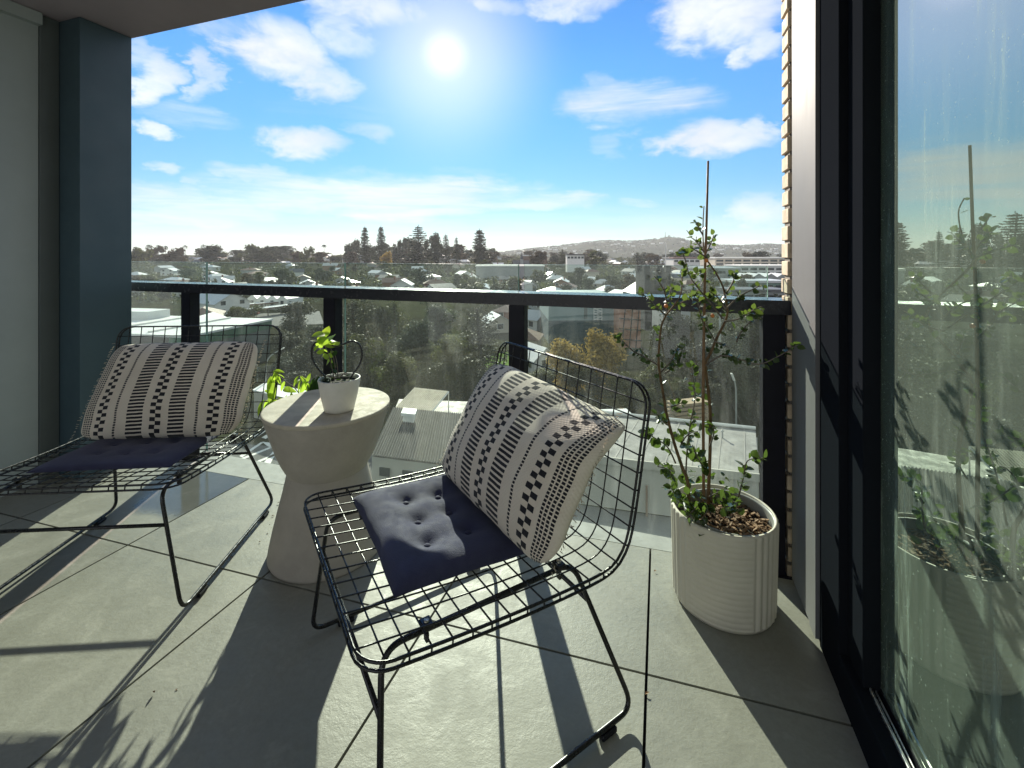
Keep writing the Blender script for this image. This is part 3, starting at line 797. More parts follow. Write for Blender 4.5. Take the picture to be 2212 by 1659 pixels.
# ------------------------------------------------------------------ ribbed planter with the staked shrub
def build_planter():
    c = Vector((.613 * K, 1.308 * K, 0)); R0 = .1395 * K; H = .262 * K
    e = empty('planter_shrub', c, 0, 'leggy small leaved shrub tied to a tall cane in a ribbed cream planter', 'plant')
    face = math.atan2(-c.y, -c.x)
    pr = [(R0 * .88, 0), (R0 * .945, .003), (R0 * .96, .010)] + [(R0 * (.96 + .04 * k / 150), .010 + (H - .016) * k / 150) for k in range(1, 151)] + [(R0 * .998, H - .003), (R0 * .985, H), (R0 * .955, H), (R0 * .94, H - .004), (R0 * .93, H - .05)]
    def rf(r, z, t, j):
        if j < 3 or j > 152: return r
        q = (t - face + math.pi) % (2 * math.pi) - math.pi
        fl = .0062 * (abs(math.sin(q * 20)) ** .7 - .5)
        hz = .0026 * (abs(math.sin(z / H * math.pi * 17)) ** .7 - .5)
        w = 1 / (1 + math.exp((abs(q + .05) - .62) * 40))
        return r + (hz * w + fl * (1 - w))
    bm = bmesh.new(); lathe(bm, pr, 240, rfun=rf, capb=True); obj('ribbed_pot', bm, M['planter'], e, smooth=True)
    ci = Vector((.012, -.012, 0)); ri = R0 * .865
    bm = bmesh.new(); lathe(bm, [(ri * .92, H - .09), (ri, H - .008), (ri + .001, H - .002), (ri - .005, H - .001), (ri - .008, H - .008), (ri * .9, H - .10)], 96, ci)
    obj('liner_pot', bm, M['liner'], e, smooth=True)
    bm = bmesh.new()
    lathe(bm, [(ri * .93 * k / 8, H - .042 + .006 * math.sin(k)) for k in range(8, 0, -1)], 48, ci, capt=True); obj('soil', bm, M['soil'], e, smooth=True)
    r = random.Random(12); bm = bmesh.new()
    for k in range(420):
        a = r.uniform(0, 6.28); q = ri * .9 * math.sqrt(r.random()); p = ci + Vector((math.cos(a) * q, math.sin(a) * q, H - .036 + r.uniform(0, .012)))
        M4 = Matrix.Translation(p) @ Matrix.Rotation(r.uniform(0, 6.28), 4, 'Z') @ Matrix.Rotation(r.uniform(-.5, .5), 4, 'X') @ Matrix.Rotation(r.uniform(-.4, .4), 4, 'Y')
        l, w = r.uniform(.004, .012), r.uniform(.0015, .004); box(bm, -l, l, -w, w, -.001, .0012, M=M4)
    tag(obj('bark_mulch', bm, M['mulch'], e), kind='stuff')
    D0 = c.y
    A = lambda x, y: ((2300 + x / 2.0227) / 1.736, (580 + y / 2.0227) / 1.736)      # survey sheet of the upper shrub
    B = lambda x, y: ((2280 + x / 2.369) / 1.736, (1500 + y / 2.369) / 1.736)       # survey sheet of its foot
    def W(xy, dz): return DP(xy[0], xy[1], D0 + dz) - e.location
    stake = [W(B(850, 870), 0) - Vector((0, 0, .06)), W(B(850, 870), 0), W(B(845, 0), .0), W(A(690, 1100), .0), W(A(697, 800), 0), W(A(706, 560), 0), W(A(719, 48), 0)]
    bm = bmesh.new(); tube(bm, stake, .0050, 8, r1=.0034)
    obj('cane_stake', bm, M['cane'], e, smooth=True)
    T1 = [B(725, 800), B(710, 745), B(660, 600), B(600, 420), B(560, 280), B(520, 120), B(500, 0), A(345, 1600), A(350, 1420), A(365, 1300), A(400, 1220), A(455, 1150), A(500, 1085), A(520, 1000), A(520, 890)]
    T2 = [B(893, 800), B(895, 760), B(905, 500), B(910, 200), B(900, 0), A(700, 1600), A(740, 1500), A(780, 1400), A(850, 1260), A(865, 1180), A(850, 1080), A(830, 1000), A(780, 900), A(715, 805), A(690, 740), A(680, 620), A(682, 480), A(688, 390)]
    BR = [([A(690, 740), A(630, 660), A(580, 620)], .02), ([A(706, 780), A(640, 735), A(580, 700)], -.02), ([A(700, 750), A(745, 660), A(760, 610)], .02), ([A(680, 610), A(650, 560), A(630, 515)], .0),
          ([A(865, 1160), A(950, 1080), A(1080, 1010), A(1130, 990)], -.05), ([A(850, 1060), A(900, 980), A(920, 920), A(915, 900)], .03), ([A(845, 1265), A(950, 1245), A(1060, 1180), A(1130, 1150)], -.03),
          ([A(935, 1420), A(960, 1360), A(1040, 1260), A(1095, 1185)], .03), ([A(830, 1245), A(740, 1130), A(650, 1020), A(580, 920), A(545, 800), A(520, 725)], -.04), ([A(860, 1190), A(800, 1090), A(720, 1030)], -.02),
          ([A(400, 1220), A(300, 1130), A(210, 1040)], -.05), ([A(410, 1200), A(395, 1060), A(350, 970), A(310, 920)], .03), ([A(455, 1150), A(540, 1110), A(640, 1030), A(690, 940)], .04),
          ([A(345, 1600), A(230, 1530), A(150, 1490), A(60, 1400), A(20, 1375)], .03), ([A(360, 1650), A(440, 1560), A(490, 1440)], -.04), ([A(390, 1659), A(480, 1590), A(520, 1520)], .02),
          ([A(700, 1600), A(820, 1525), A(950, 1550), A(1100, 1590), A(1250, 1530), A(1400, 1440)], -.06), ([A(770, 1410), A(730, 1340), A(700, 1280)], .02), ([A(765, 1415), A(870, 1460)], -.02),
          ([A(690, 1300), A(660, 1210), A(640, 1120), A(600, 1060)], -.03), ([B(1150, 900), B(1200, 700), B(1240, 540), B(1380, 520)], -.03), ([B(600, 560), B(530, 420), B(420, 340), B(330, 290)], -.03),
          ([B(600, 760), B(570, 690), B(540, 620), B(440, 590)], -.05), ([B(690, 700), B(700, 490), B(725, 250), B(770, 0), A(600, 1659), A(612, 1590)], .03), ([B(880, 620), B(830, 570), B(780, 480), B(750, 400)], -.03),
          ([B(545, 230), B(500, 200), B(460, 140), B(420, 130)], -.04), ([B(560, 60), B(620, 40), B(680, 10)], .03), ([B(700, 860), B(660, 900), B(600, 840), B(560, 780)], -.05),
          ([B(820, 900), B(760, 980), B(700, 1060)], -.06), ([B(900, 860), B(960, 830), B(1060, 780)], .02), ([B(860, 900), B(880, 980), B(830, 1060)], -.06), ([B(1000, 900), B(1060, 950), B(1120, 900)], -.05),
          ([B(640, 420), B(680, 340), B(740, 290), B(800, 280)], -.02), ([B(900, 420), B(940, 300), B(930, 210)], .01), ([A(470, 1140), A(430, 1090), A(440, 1000)], .02), ([A(560, 900), A(620, 905), A(660, 900)], -.05)]
    polys = []
    for T, rr0, rr1, dz in ((T1, .0056, .0016, -.03), (T2, .0058, .0014, .02)):
        n = len(T); P = [W(p, dz + .05 * math.sin(i * .9) * i / n) for i, p in enumerate(T)]
        P[0].z = H - .045
        P = catmull(P, 5); polys.append((P, True)); bm = bmesh.new(); tube(bm, P, rr0, 8, r1=rr1); obj('stem', bm, M['bark'], e, smooth=True)
    bm = bmesh.new()
    for pts, dz in BR:
        P = catmull([W(p, dz * (i + .3) * 2.2 / len(pts)) for i, p in enumerate(pts)], 5); polys.append((P, False)); tube(bm, P, .0027, 6, r1=.0012)
    obj('branches', bm, M['twig'], e, smooth=True)
    bm = bmesh.new(); nL = 0
    for P, main in polys:
        n = len(P); Ltot = sum((P[i + 1] - P[i]).length for i in range(n - 1))
        cnt = int(Ltot / .0064) if not main else int(Ltot / .024)
        low = P[-1].z < .62
        for k in range(cnt):
            t = r.uniform(.12, 1.0); 
            if main and t < .15: continue
            i = min(n - 2, int(t * (n - 1))); p = P[i].lerp(P[i + 1], t * (n - 1) - i)
            ax = (P[i + 1] - P[i]).normalized(); d = (rv(r, 1)); d = (d - ax * d.dot(ax)).normalized() + ax * r.uniform(.2, .9)
            L_ = r.uniform(.012, .025) * (1.25 if low else 1.)
            leaf(bm, p + d.normalized() * .003, d, rv(r, 1) + Vector((0, 0, .8)), L_, L_ * .40, .2, .1, 4)
            nL += 1
    for k in range(70):          # suckers at the foot
        a = r.uniform(0, 6.28); q = R0 * .75 * math.sqrt(r.random()); p = Vector((math.cos(a) * q - .045, math.sin(a) * q + .01, H + r.uniform(-.02, .07)))
        d = rv(r, 1); d.z += .5; L_ = r.uniform(.018, .034); leaf(bm, p, d, rv(r, 1) + Vector((0, 0, .8)), L_, L_ * .38, .2, .15, 5)
    obj('leaves', bm, M['shrubleaf'], e, smooth=True)
    om = mat('orange fruit', (.75, .25, .06), .4)
    for q in (A(752, 1222), A(706, 803), A(400, 1148)):
        bm = bmesh.new(); bmesh.ops.create_icosphere(bm, subdivisions=2, radius=.0062, matrix=Matrix.Translation(W(q, -.03)))
        obj('orange_fruit', bm, om, e, smooth=True)
build_planter()
# crumbs of dry leaf on the tiles
bm = bmesh.new(); r = random.Random(4)
for (x, y) in [(600, 1090), (607, 1086), (588, 1118), (585, 1133), (592, 1140), (578, 1150), (605, 1120), (596, 1160), (380, 1490), (1415, 1235), (560, 1170), (500, 1200), (1395, 1500), (330, 1500)]:
    p = GZ(x + r.uniform(-3, 3), y + r.uniform(-3, 3), .002); leaf(bm, p, rv(r, 1) * .6 + Vector((1, 0, 0)), Vector((0, 0, 1)), r.uniform(.006, .014), .003, .6, .3, 3)
tag(obj('leaf_crumbs', bm, M['mulch']), 'dry leaf crumbs scattered on the balcony tiles', 'leaf litter', kind='stuff')
#@@FAR
# ------------------------------------------------------------------ the land beyond
def sst(a, b, x):
    t = max(0., min(1., (x - a) / (b - a))); return t * t * (3 - 2 * t)
def terr(X, Y):
    u = X / max(Y, 30.)
    zr = -6.5 - 6.0 * sst(.0, .13, u) + 5.0 * math.exp(-((u + .21) / .10) ** 2)
    z = -19 + (zr + 19) * sst(230, 900, Y) - 3 * sst(1000, 1900, Y)
    z += .5 * mnoise.noise(Vector((X / 60, Y / 60, 1))) * sst(150, 300, Y)
    return z - 1.5 * sst(30, 5, Y)
def build_ground():
    bm = bmesh.new(); ys = []; y = -60.
    while y < 5200: ys.append(y); y += 6 if y < 300 else (18 if y < 1100 else 120)
    us = [-1 + 2 * i / 90 for i in range(91)]; rows = []
    for y in ys:
        w = 120 + max(0, y) * 1.35
        rows.append([bm.verts.new((u * w, y, terr(u * w, y))) for u in us])
    for a, b in zip(rows, rows[1:]):
        for i in range(90): bm.faces.new((a[i], a[i + 1], b[i + 1], b[i]))
    m, nt, out = newmat('mixed ground'); p = N(nt, 'ShaderNodeBsdfPrincipled', Roughness=.95); p.inputs['Specular IOR Level'].default_value = 0.
    v = coords(nt); c = ramp(nt, noisetex(nt, v, .035, 9, .7), [(.34, (.016, .018, .009)), (.48, (.028, .029, .015)), (.58, (.038, .045, .018)), (.72, (.075, .065, .045))])
    c = mixc(nt, E(nt, noisetex(nt, v, .8, 6, .7)).rng(.4, .65, 0, .5).s, c, (.05, .045, .03))
    nt.links.new(c, p.inputs['Base Color']); nt.links.new(p.outputs[0], out.inputs[0])
    tag(obj('ground', bm, m, smooth=True), 'sloping suburban ground from the valley up to the ridge', 'ground', kind='structure')
build_ground()
M['asphalt'] = mat('asphalt', (.13, .13, .125), .9, .15, .5, bump=.2, bscale=20, spec=.1)
M['paint'] = mat('road paint', (.75, .74, .68), .8, .1, 3)
M['grass'] = mat('mown grass', (.10, .16, .035), .95, .25, .6, spec=0.)
M['hillside'] = mat('hill grass and scrub', (.05, .055, .034), .95, .35, .012, spec=0.)

def sheet(name, lab, pts, m, kind='structure', dz=.02):
    bm = bmesh.new(); bm.faces.new([bm.verts.new((p.x, p.y, p.z + dz)) for p in pts])
    for f in bm.faces:
        if f.normal.z < 0: f.normal_flip()
    o = obj(name, bm, m); tag(o, lab, name.replace('_', ' '), kind=kind); return o
GZl = -18.9
sheet('road', 'grey road surface down beside the balcony', [GZ(x, y, GZl) for x, y in ((300, 940), (1010, 1000), (1010, 1300), (300, 1300))], M['asphalt'])
sheet('car_park', 'grey car park beyond the white roof', [GZ(x, y, GZl) for x, y in ((415, 684), (690, 672), (700, 700), (415, 712))], M['asphalt'])
bm = bmesh.new()               # painted arrows and lines on the road
def stripe(pts):
    P = [GZ(x, y, GZl + .03) for x, y in pts]; f = bm.faces.new([bm.verts.new(p) for p in P])
    if f.normal.z < 0: f.normal_flip()
for s in ([(487, 1024), (632, 964), (637, 966), (492, 1027)], [(560, 1026), (648, 986), (651, 989), (566, 1029)], [(556, 1016), (594, 970), (606, 964), (590, 990), (574, 1022)], [(517, 985), (564, 955), (569, 956), (523, 988)],
          [(520, 990), (584, 965), (588, 967), (524, 993)], [(566, 954), (604, 959), (584, 967), (574, 961)], [(455, 1005), (478, 996), (481, 998), (458, 1008)], [(490, 984), (507, 977), (510, 979), (493, 986)],
          [(565, 945), (608, 920), (616, 921), (574, 948)], [(545, 944), (580, 923), (586, 924), (552, 946)]): stripe(s)
tag(obj('road_marking', bm, M['paint']), 'white painted arrows and lines on the road', 'road marking', kind='structure')
sheet('grass_verge', 'bright grass bank under the trees', [GZ(x, y, GZl) for x, y in ((1045, 770), (1100, 760), (1105, 800), (1050, 810))], M['grass'])
for q, lab in (((1150, 622, 1290, 622, 1290, 632, 1150, 632), 'mown lawn behind the low roofs'), ((700, 566, 760, 566, 760, 571, 690, 571), 'pale playing field on the slope')):
    pass

# ---- far hill with its obelisk
CREST = [(950, 552), (1060, 549), (1110, 545), (1160, 540), (1200, 537), (1240, 533), (1275, 529), (1310, 527), (1360, 528), (1400, 526), (1420, 523), (1437, 518), (1452, 520), (1475, 526), (1510, 531), (1550, 535), (1600, 536), (1650, 533), (1690, 535), (1800, 533), (2000, 536), (2300, 545)]
CREST = [(x_, 549 - (549 - y_) * 1.22 if y_ < 549 else y_) for x_, y_ in CREST]
def crest(x):
    for (a, ya), (b, yb) in zip(CREST, CREST[1:]):
        if a <= x <= b: return ya + (yb - ya) * (x - a) / (b - a)
    return 552
HD = 2900.
def hillz(x, t):               # t 0 at the foot, 1 at the crest
    zc = K + (YH - crest(x)) / F * HD
    return -17 + (zc + 17) * math.sin(min(1, t) * math.pi / 2) ** 1.25 - max(0, t - 1) * 40
bm = bmesh.new(); rows = []
for j in range(21):
    t = j / 16; row = []
    for i in range(136):
        x = 950 + i * 10; u = (x - CX) / F; d = HD - 900 + 900 * t
        z = hillz(x, t) + 2.5 * mnoise.noise(Vector((x / 25, t * 8, 2))) * min(1, t * 2) * (t < 1)
        row.append(bm.verts.new((u * HD * (.8 + .2 * t), d, z)))
    rows.append(row)
for a, b in zip(rows, rows[1:]):
    for i in range(135): bm.faces.new((a[i], a[i + 1], b[i + 1], b[i]))
tag(obj('hills', bm, M['hillside'], smooth=True), 'long low hill on the horizon with a cone at its middle', 'hill', kind='structure')
ob = DP(1437, 512.5, HD)
e = empty('obelisk', ob, 0, 'thin stone obelisk on top of the far hill', 'monument')
bm = bmesh.new(); box(bm, -2.6, 2.6, -2.6, 2.6, -4, 6)
obj('plinth', bm, mat('weathered stone', (.12, .115, .10), .9), e)
bm = bmesh.new(); hexa(bm, [(-1.7, -1.7, 6), (1.7, -1.7, 6), (1.7, 1.7, 6), (-1.7, 1.7, 6), (-1., -1., 34), (1., -1., 34), (1., 1., 34), (-1., 1., 34)])
hexa(bm, [(-1., -1., 34.01), (1., -1., 34.01), (1., 1., 34.01), (-1., 1., 34.01), (-.1, -.1, 37), (.1, -.1, 37), (.1, .1, 37), (-.1, .1, 37)]); obj('shaft', bm, bpy.data.materials['weathered stone'], e)

# ------------------------------------------------------------------ trees
def quad(bm, p, n, s, asp, r):
    n = n.normalized(); a = n.orthogonal().normalized(); b = n.cross(a); th = r.uniform(0, 6.28)
    a, b = a * math.cos(th) + b * math.sin(th), b * math.cos(th) - a * math.sin(th)
    k = r.uniform(.2, .6)
    bm.faces.new([bm.verts.new(q) for q in (p - a * s, p - b * s * asp, p + a * s * r.uniform(.7, 1.2), p + b * s * asp * k + n * s * .3)])
def crown(seed, n, size, blobs, flat=1.0, gap=.0):
    r = random.Random(seed); bm = bmesh.new(); wt = [b[3] ** 2 for b in blobs]
    for _ in range(n):
        x, y, z, rad = r.choices(blobs, wt)[0]
        d = rv(r, 1).normalized(); d.z = d.z * .9 + .15
        q = rad * (r.random() ** .33) * (1 + .25 * mnoise.noise(d * 2.2 + Vector((x * 9, y * 9, z * 9))))
        p = Vector((x, y, z)) + Vector((d.x, d.y, d.z * flat)) * q
        quad(bm, p, d + rv(r, .6), size * r.uniform(.6, 1.3), r.uniform(.45, .8), r)
    me = bpy.data.meshes.new('crown'); bm.to_mesh(me); bm.free(); me.materials.append(None); return me
def trunkmesh(h, rad, limbs, seed):
    r = random.Random(seed); bm = bmesh.new()
    tube(bm, [(0, 0, -.03), (r.uniform(-.01, .01), r.uniform(-.01, .01), h * .5), (r.uniform(-.03, .03), r.uniform(-.03, .03), h)], rad, 6, r1=rad * .5)
    for k in range(limbs):
        a = 6.28 * k / max(1, limbs) + r.uniform(-.4, .4); tube(bm, [(0, 0, h * r.uniform(.5, .9)), (math.cos(a) * .12, math.sin(a) * .12, h + .12), (math.cos(a) * .2, math.sin(a) * .2, h + .3)], rad * .5, 5, r1=rad * .15)
    me = bpy.data.meshes.new('trunk'); bm.to_mesh(me); bm.free(); me.materials.append(M['treebark']); return me
M['treebark'] = mat('tree bark', (.06, .045, .03), .9, .3, 3)
def blobset(kind, seed):
    r = random.Random(seed); B = []
    if kind == 'round':
        for k in range(17):
            a = r.uniform(0, 6.28); q = r.uniform(.0, .30); z = r.uniform(.16, .86); q *= 1.15 - abs(z - .42) * 1.3
            B.append((math.cos(a) * q, math.sin(a) * q, z, r.uniform(.10, .18)))
    elif kind == 'spread':
        for k in range(18):
            a = r.uniform(0, 6.28); q = r.uniform(.1, .5); B.append((math.cos(a) * q, math.sin(a) * q, r.uniform(.22, .84) - q * .3, r.uniform(.12, .2)))
    elif kind == 'upright':
        for k in range(12):
            z = .2 + .72 * k / 12; a = r.uniform(0, 6.28); q = r.uniform(0, .10); B.append((math.cos(a) * q, math.sin(a) * q, z, r.uniform(.07, .14) * (1.2 - z * .6)))
    elif kind == 'conifer':
        for k in range(16):
            z = .14 + .8 * k / 16; q = (1 - z) * .22; a = r.uniform(0, 6.28); B.append((math.cos(a) * q, math.sin(a) * q, z, .04 + (1 - z) * .19))
    return B
def norfolk(seed, tiers, wid):
    r = random.Random(seed); bm = bmesh.new()
    for t in range(tiers):
        z = .16 + .80 * (t / tiers) ** .95; L = wid * (1 - z) ** .75 * r.uniform(.75, 1.1) + .012
        nb = 7
        for k in range(nb):
            a = 6.28 * (k + .5 * (t % 2)) / nb + r.uniform(-.25, .25); l = L * r.uniform(.65, 1.1); zz = z + r.uniform(-.008, .008)
            for s in range(5):
                q = l * (s + .8) / 5; p = Vector((math.cos(a) * q, math.sin(a) * q, zz - .02 * (s / 5) + .028 * (s / 5) ** 2))
                quad(bm, p, Vector((r.gauss(0, .4), r.gauss(0, .4), 1)), .030 + .020 * (1 - z), .55, r)
                quad(bm, p, rv(r, 1), .024 + .01 * (1 - z), .6, r)
    for k in range(20): quad(bm, Vector((0, 0, .93 + .07 * k / 20)), rv(r, 1), .010, .6, r)
    me = bpy.data.meshes.new('crown'); bm.to_mesh(me); bm.free(); me.materials.append(None); return me
def palm(seed):
    r = random.Random(seed); bm = bmesh.new()
    for k in range(18):
        a = 6.28 * k / 18; l = r.uniform(.18, .28); up = r.uniform(-.2, .7)
        P = [Vector((math.cos(a) * l * t, math.sin(a) * l * t, .82 + up * l * t - .30 * l * t * t * 2)) for t in (0, .35, .7, 1.)]
        for p, q in zip(P, P[1:]):
            s = (q - p).cross(Vector((0, 0, 1))).normalized() * .022
            bm.faces.new([bm.verts.new(x) for x in (p - s, q - s * .8, q + s * .8, p + s)])
    me = bpy.data.meshes.new('crown'); bm.to_mesh(me); bm.free(); me.materials.append(None); return me
ARCH = {}
for kind, sz, n in (('round', .026, 4200), ('spread', .028, 4600), ('upright', .020, 2200), ('conifer', .020, 3000)):
    for k in range(3):
        bs = blobset(kind, k * 17 + 3)
        ARCH[kind, 'near', k] = (crown(k + 5, n, sz, bs), trunkmesh(.42 if kind != 'conifer' else .9, .022, 4 if kind in ('round', 'spread') else 0, k))
        ARCH[kind, 'far', k] = (crown(k + 5, n // 4, sz * 2.2, bs), ARCH[kind, 'near', k][1])
for k in range(3): ARCH['norfolk', 'far', k] = (norfolk(k + 2, (17, 21, 14)[k], (.34, .24, .42)[k]), trunkmesh(.96, .016, 0, k))
ARCH['palm', 'far', 0] = (palm(1), trunkmesh(.83, .02, 0, 9))
FOL = {'dark': leafmat('dark evergreen foliage', (.050, .054, .030), .24, .6, .3, 9, .12, .22),
       'olive': leafmat('olive foliage', (.064, .068, .030), .36, .6, .3, 9, .15, .22, tcol=(.10, .11, .035)),
       'russet': leafmat('russet foliage', (.085, .06, .036), .28, .7, .3, 9, .2, .03),
       'grey green': leafmat('grey green foliage', (.066, .078, .052), .34, .6, .3, 9, .2, .22),
       'yellow': leafmat('autumn yellow foliage', (.34, .24, .07), .4, .7, .3, 9, .15, .2)}
FULL = {'round': 'broadleaf_tree', 'spread': 'spreading_tree', 'upright': 'upright_tree', 'conifer': 'conifer_tree', 'norfolk': 'norfolk_pine', 'palm': 'palm_tree'}
NOUN = {'round': 'round tree', 'spread': 'spreading tree', 'upright': 'upright tree', 'conifer': 'pointed conifer', 'norfolk': 'tiered pine', 'palm': 'palm'}
TREES = []
def tree(kind, colr, x, d, h, w=None, label=None, lod=None, z=None, group=None):
    lod = lod or ('near' if d < 140 else 'far')
    if kind in ('norfolk', 'palm'): lod = 'far'
    k = R.randrange(3) if kind != 'palm' else 0
    cm, tm = ARCH[kind, lod, k]; X = (x - CX) / F * d; z = terr(X, d) if z is None else z
    e = empty(FULL[kind], (X, d, z), R.uniform(0, 6.28)); e.scale = ((w or h), (w or h), h)
    c = inst(cm, 'crown', e); c.material_slots[0].link = 'OBJECT'; c.material_slots[0].material = FOL[colr]
    inst(tm, 'trunk', e)
    tag(e, None, 'tree', group or 'trees of the suburb'); TREES.append((e, kind, colr, x, d, label)); return e
def tree_to(kind, colr, x, d, topy, wpx=None, label=None, group=None, **kw):
    X = (x - CX) / F * d; z = terr(X, d); h = K + (YH - topy) / F * d - z
    base = {'round': .72, 'spread': 1.1, 'upright': .34, 'conifer': .5, 'norfolk': .5, 'palm': .5}[kind]
    w = None if wpx is None else wpx / F * d / base
    return tree(kind, colr, x, d, h, w, label, group=group, **kw)

# skyline pines
for x, ty, w, lab in ((788, 487, 24, 'tall tiered pine with a rounded head, first of the skyline pines'), (823, 486, 25, 'tall tiered pine with a ragged flat top, second of the skyline pines'),
                      (904, 485, 36, 'widest pine with a needle tip, in the middle of the dark grove'), (940, 499, 20, 'pine tip poking out of a dense round grove'),
                      (963, 504, 17, 'slim tiered pine, between the grove and the thinnest pine'), (986, 510, 13, 'thinnest and shortest of the skyline pines'), (1036, 493, 38, 'broad tiered pine standing apart at the end of the row')):
    tree_to('norfolk', 'dark', x, 520, ty, w * 1.75, lab, 'tiered pines on the skyline')
for x, ty, w, kd, cl in ((752, 524, 30, 'round', 'dark'), (770, 516, 34, 'round', 'dark'), (800, 520, 40, 'spread', 'dark'), (830, 525, 34, 'round', 'dark'), (760, 540, 40, 'round', 'russet'), (862, 515, 32, 'spread', 'dark'),
                         (880, 508, 40, 'round', 'dark'), (898, 512, 44, 'round', 'dark'), (920, 514, 36, 'spread', 'dark'), (942, 504, 34, 'round', 'dark'), (948, 522, 34, 'round', 'russet'), (890, 532, 50, 'round', 'russet'), (855, 540, 44, 'round', 'olive'),
                         (970, 530, 30, 'round', 'dark'), (990, 527, 44, 'round', 'russet'), (1004, 535, 50, 'spread', 'dark'), (1038, 522, 44, 'round', 'dark'), (1034, 540, 52, 'round', 'dark'), (1060, 536, 40, 'spread', 'russet'), (835, 548, 36, 'round', 'yellow'), (905, 545, 60, 'round', 'dark'),
                         (462, 528, 62, 'round', 'dark'), (445, 534, 40, 'round', 'dark'), (512, 539, 36, 'round', 'dark'), (345, 549, 54, 'round', 'dark'), (580, 527, 60, 'round', 'dark'), (610, 530, 60, 'round', 'dark'), (560, 534, 50, 'spread', 'dark'), (640, 540, 40, 'round', 'russet'),
                         (690, 544, 40, 'round', 'russet'), (720, 548, 40, 'spread', 'dark'), (665, 528, 30, 'spread', 'olive'), (378, 531, 50, 'spread', 'russet'), (330, 528, 60, 'spread', 'russet'), (300, 531, 50, 'spread', 'olive'), (545, 524, 60, 'spread', 'olive')):
    tree_to(kd, cl, x, R.uniform(540, 680) if x < 1100 else 560, ty, w)
for x, ty in ((322, 522), (342, 523), (358, 525), (400, 524), (440, 522), (700, 522), (1137, 537), (1153, 533)): tree_to('palm', 'dark', x, 720, ty, 16)
tree_to('round', 'yellow', 835, 470, 540, 34, 'small golden autumn tree below the skyline grove')
# right of the pines, nearer the horizon
for i in range(34):
    x = R.uniform(1075, 1695); d = R.choice((480, 600, 760, 950)); ty = R.uniform(541, 556) - (4 if d > 700 else 0)
    tree_to(R.choice(('round', 'round', 'spread', 'conifer', 'upright')), R.choice(('dark', 'olive', 'russet', 'russet', 'grey green')), x, d, ty, R.uniform(22, 46))
tree_to('upright', 'olive', 1283, 460, 538, 34); tree_to('round', 'russet', 1165, 470, 540, 44); tree_to('conifer', 'dark', 1215, 500, 536, 20)
for i in range(22):
    x = R.uniform(285, 1075); tree_to(R.choice(('round', 'spread', 'round')), R.choice(('dark', 'russet', 'olive')), x, R.uniform(640, 860), R.uniform(532, 545), R.uniform(26, 50))
# slope seen through the upper glass
slots = []
for i in range(92):
    x = 290 + (1690 - 290) * ((i * .6180339) % 1); y = R.uniform(570, 648); d = 20.05 * F / (y - YH)
    d = min(d, 620); h = R.uniform(6, 13)
    k = R.choice(('round', 'round', 'spread', 'spread', 'conifer')); c = R.choice(('olive', 'grey green', 'grey green', 'dark', 'olive', 'russet'))
    tree(k, c, x, d, h, h * R.uniform(1.0, 1.5))
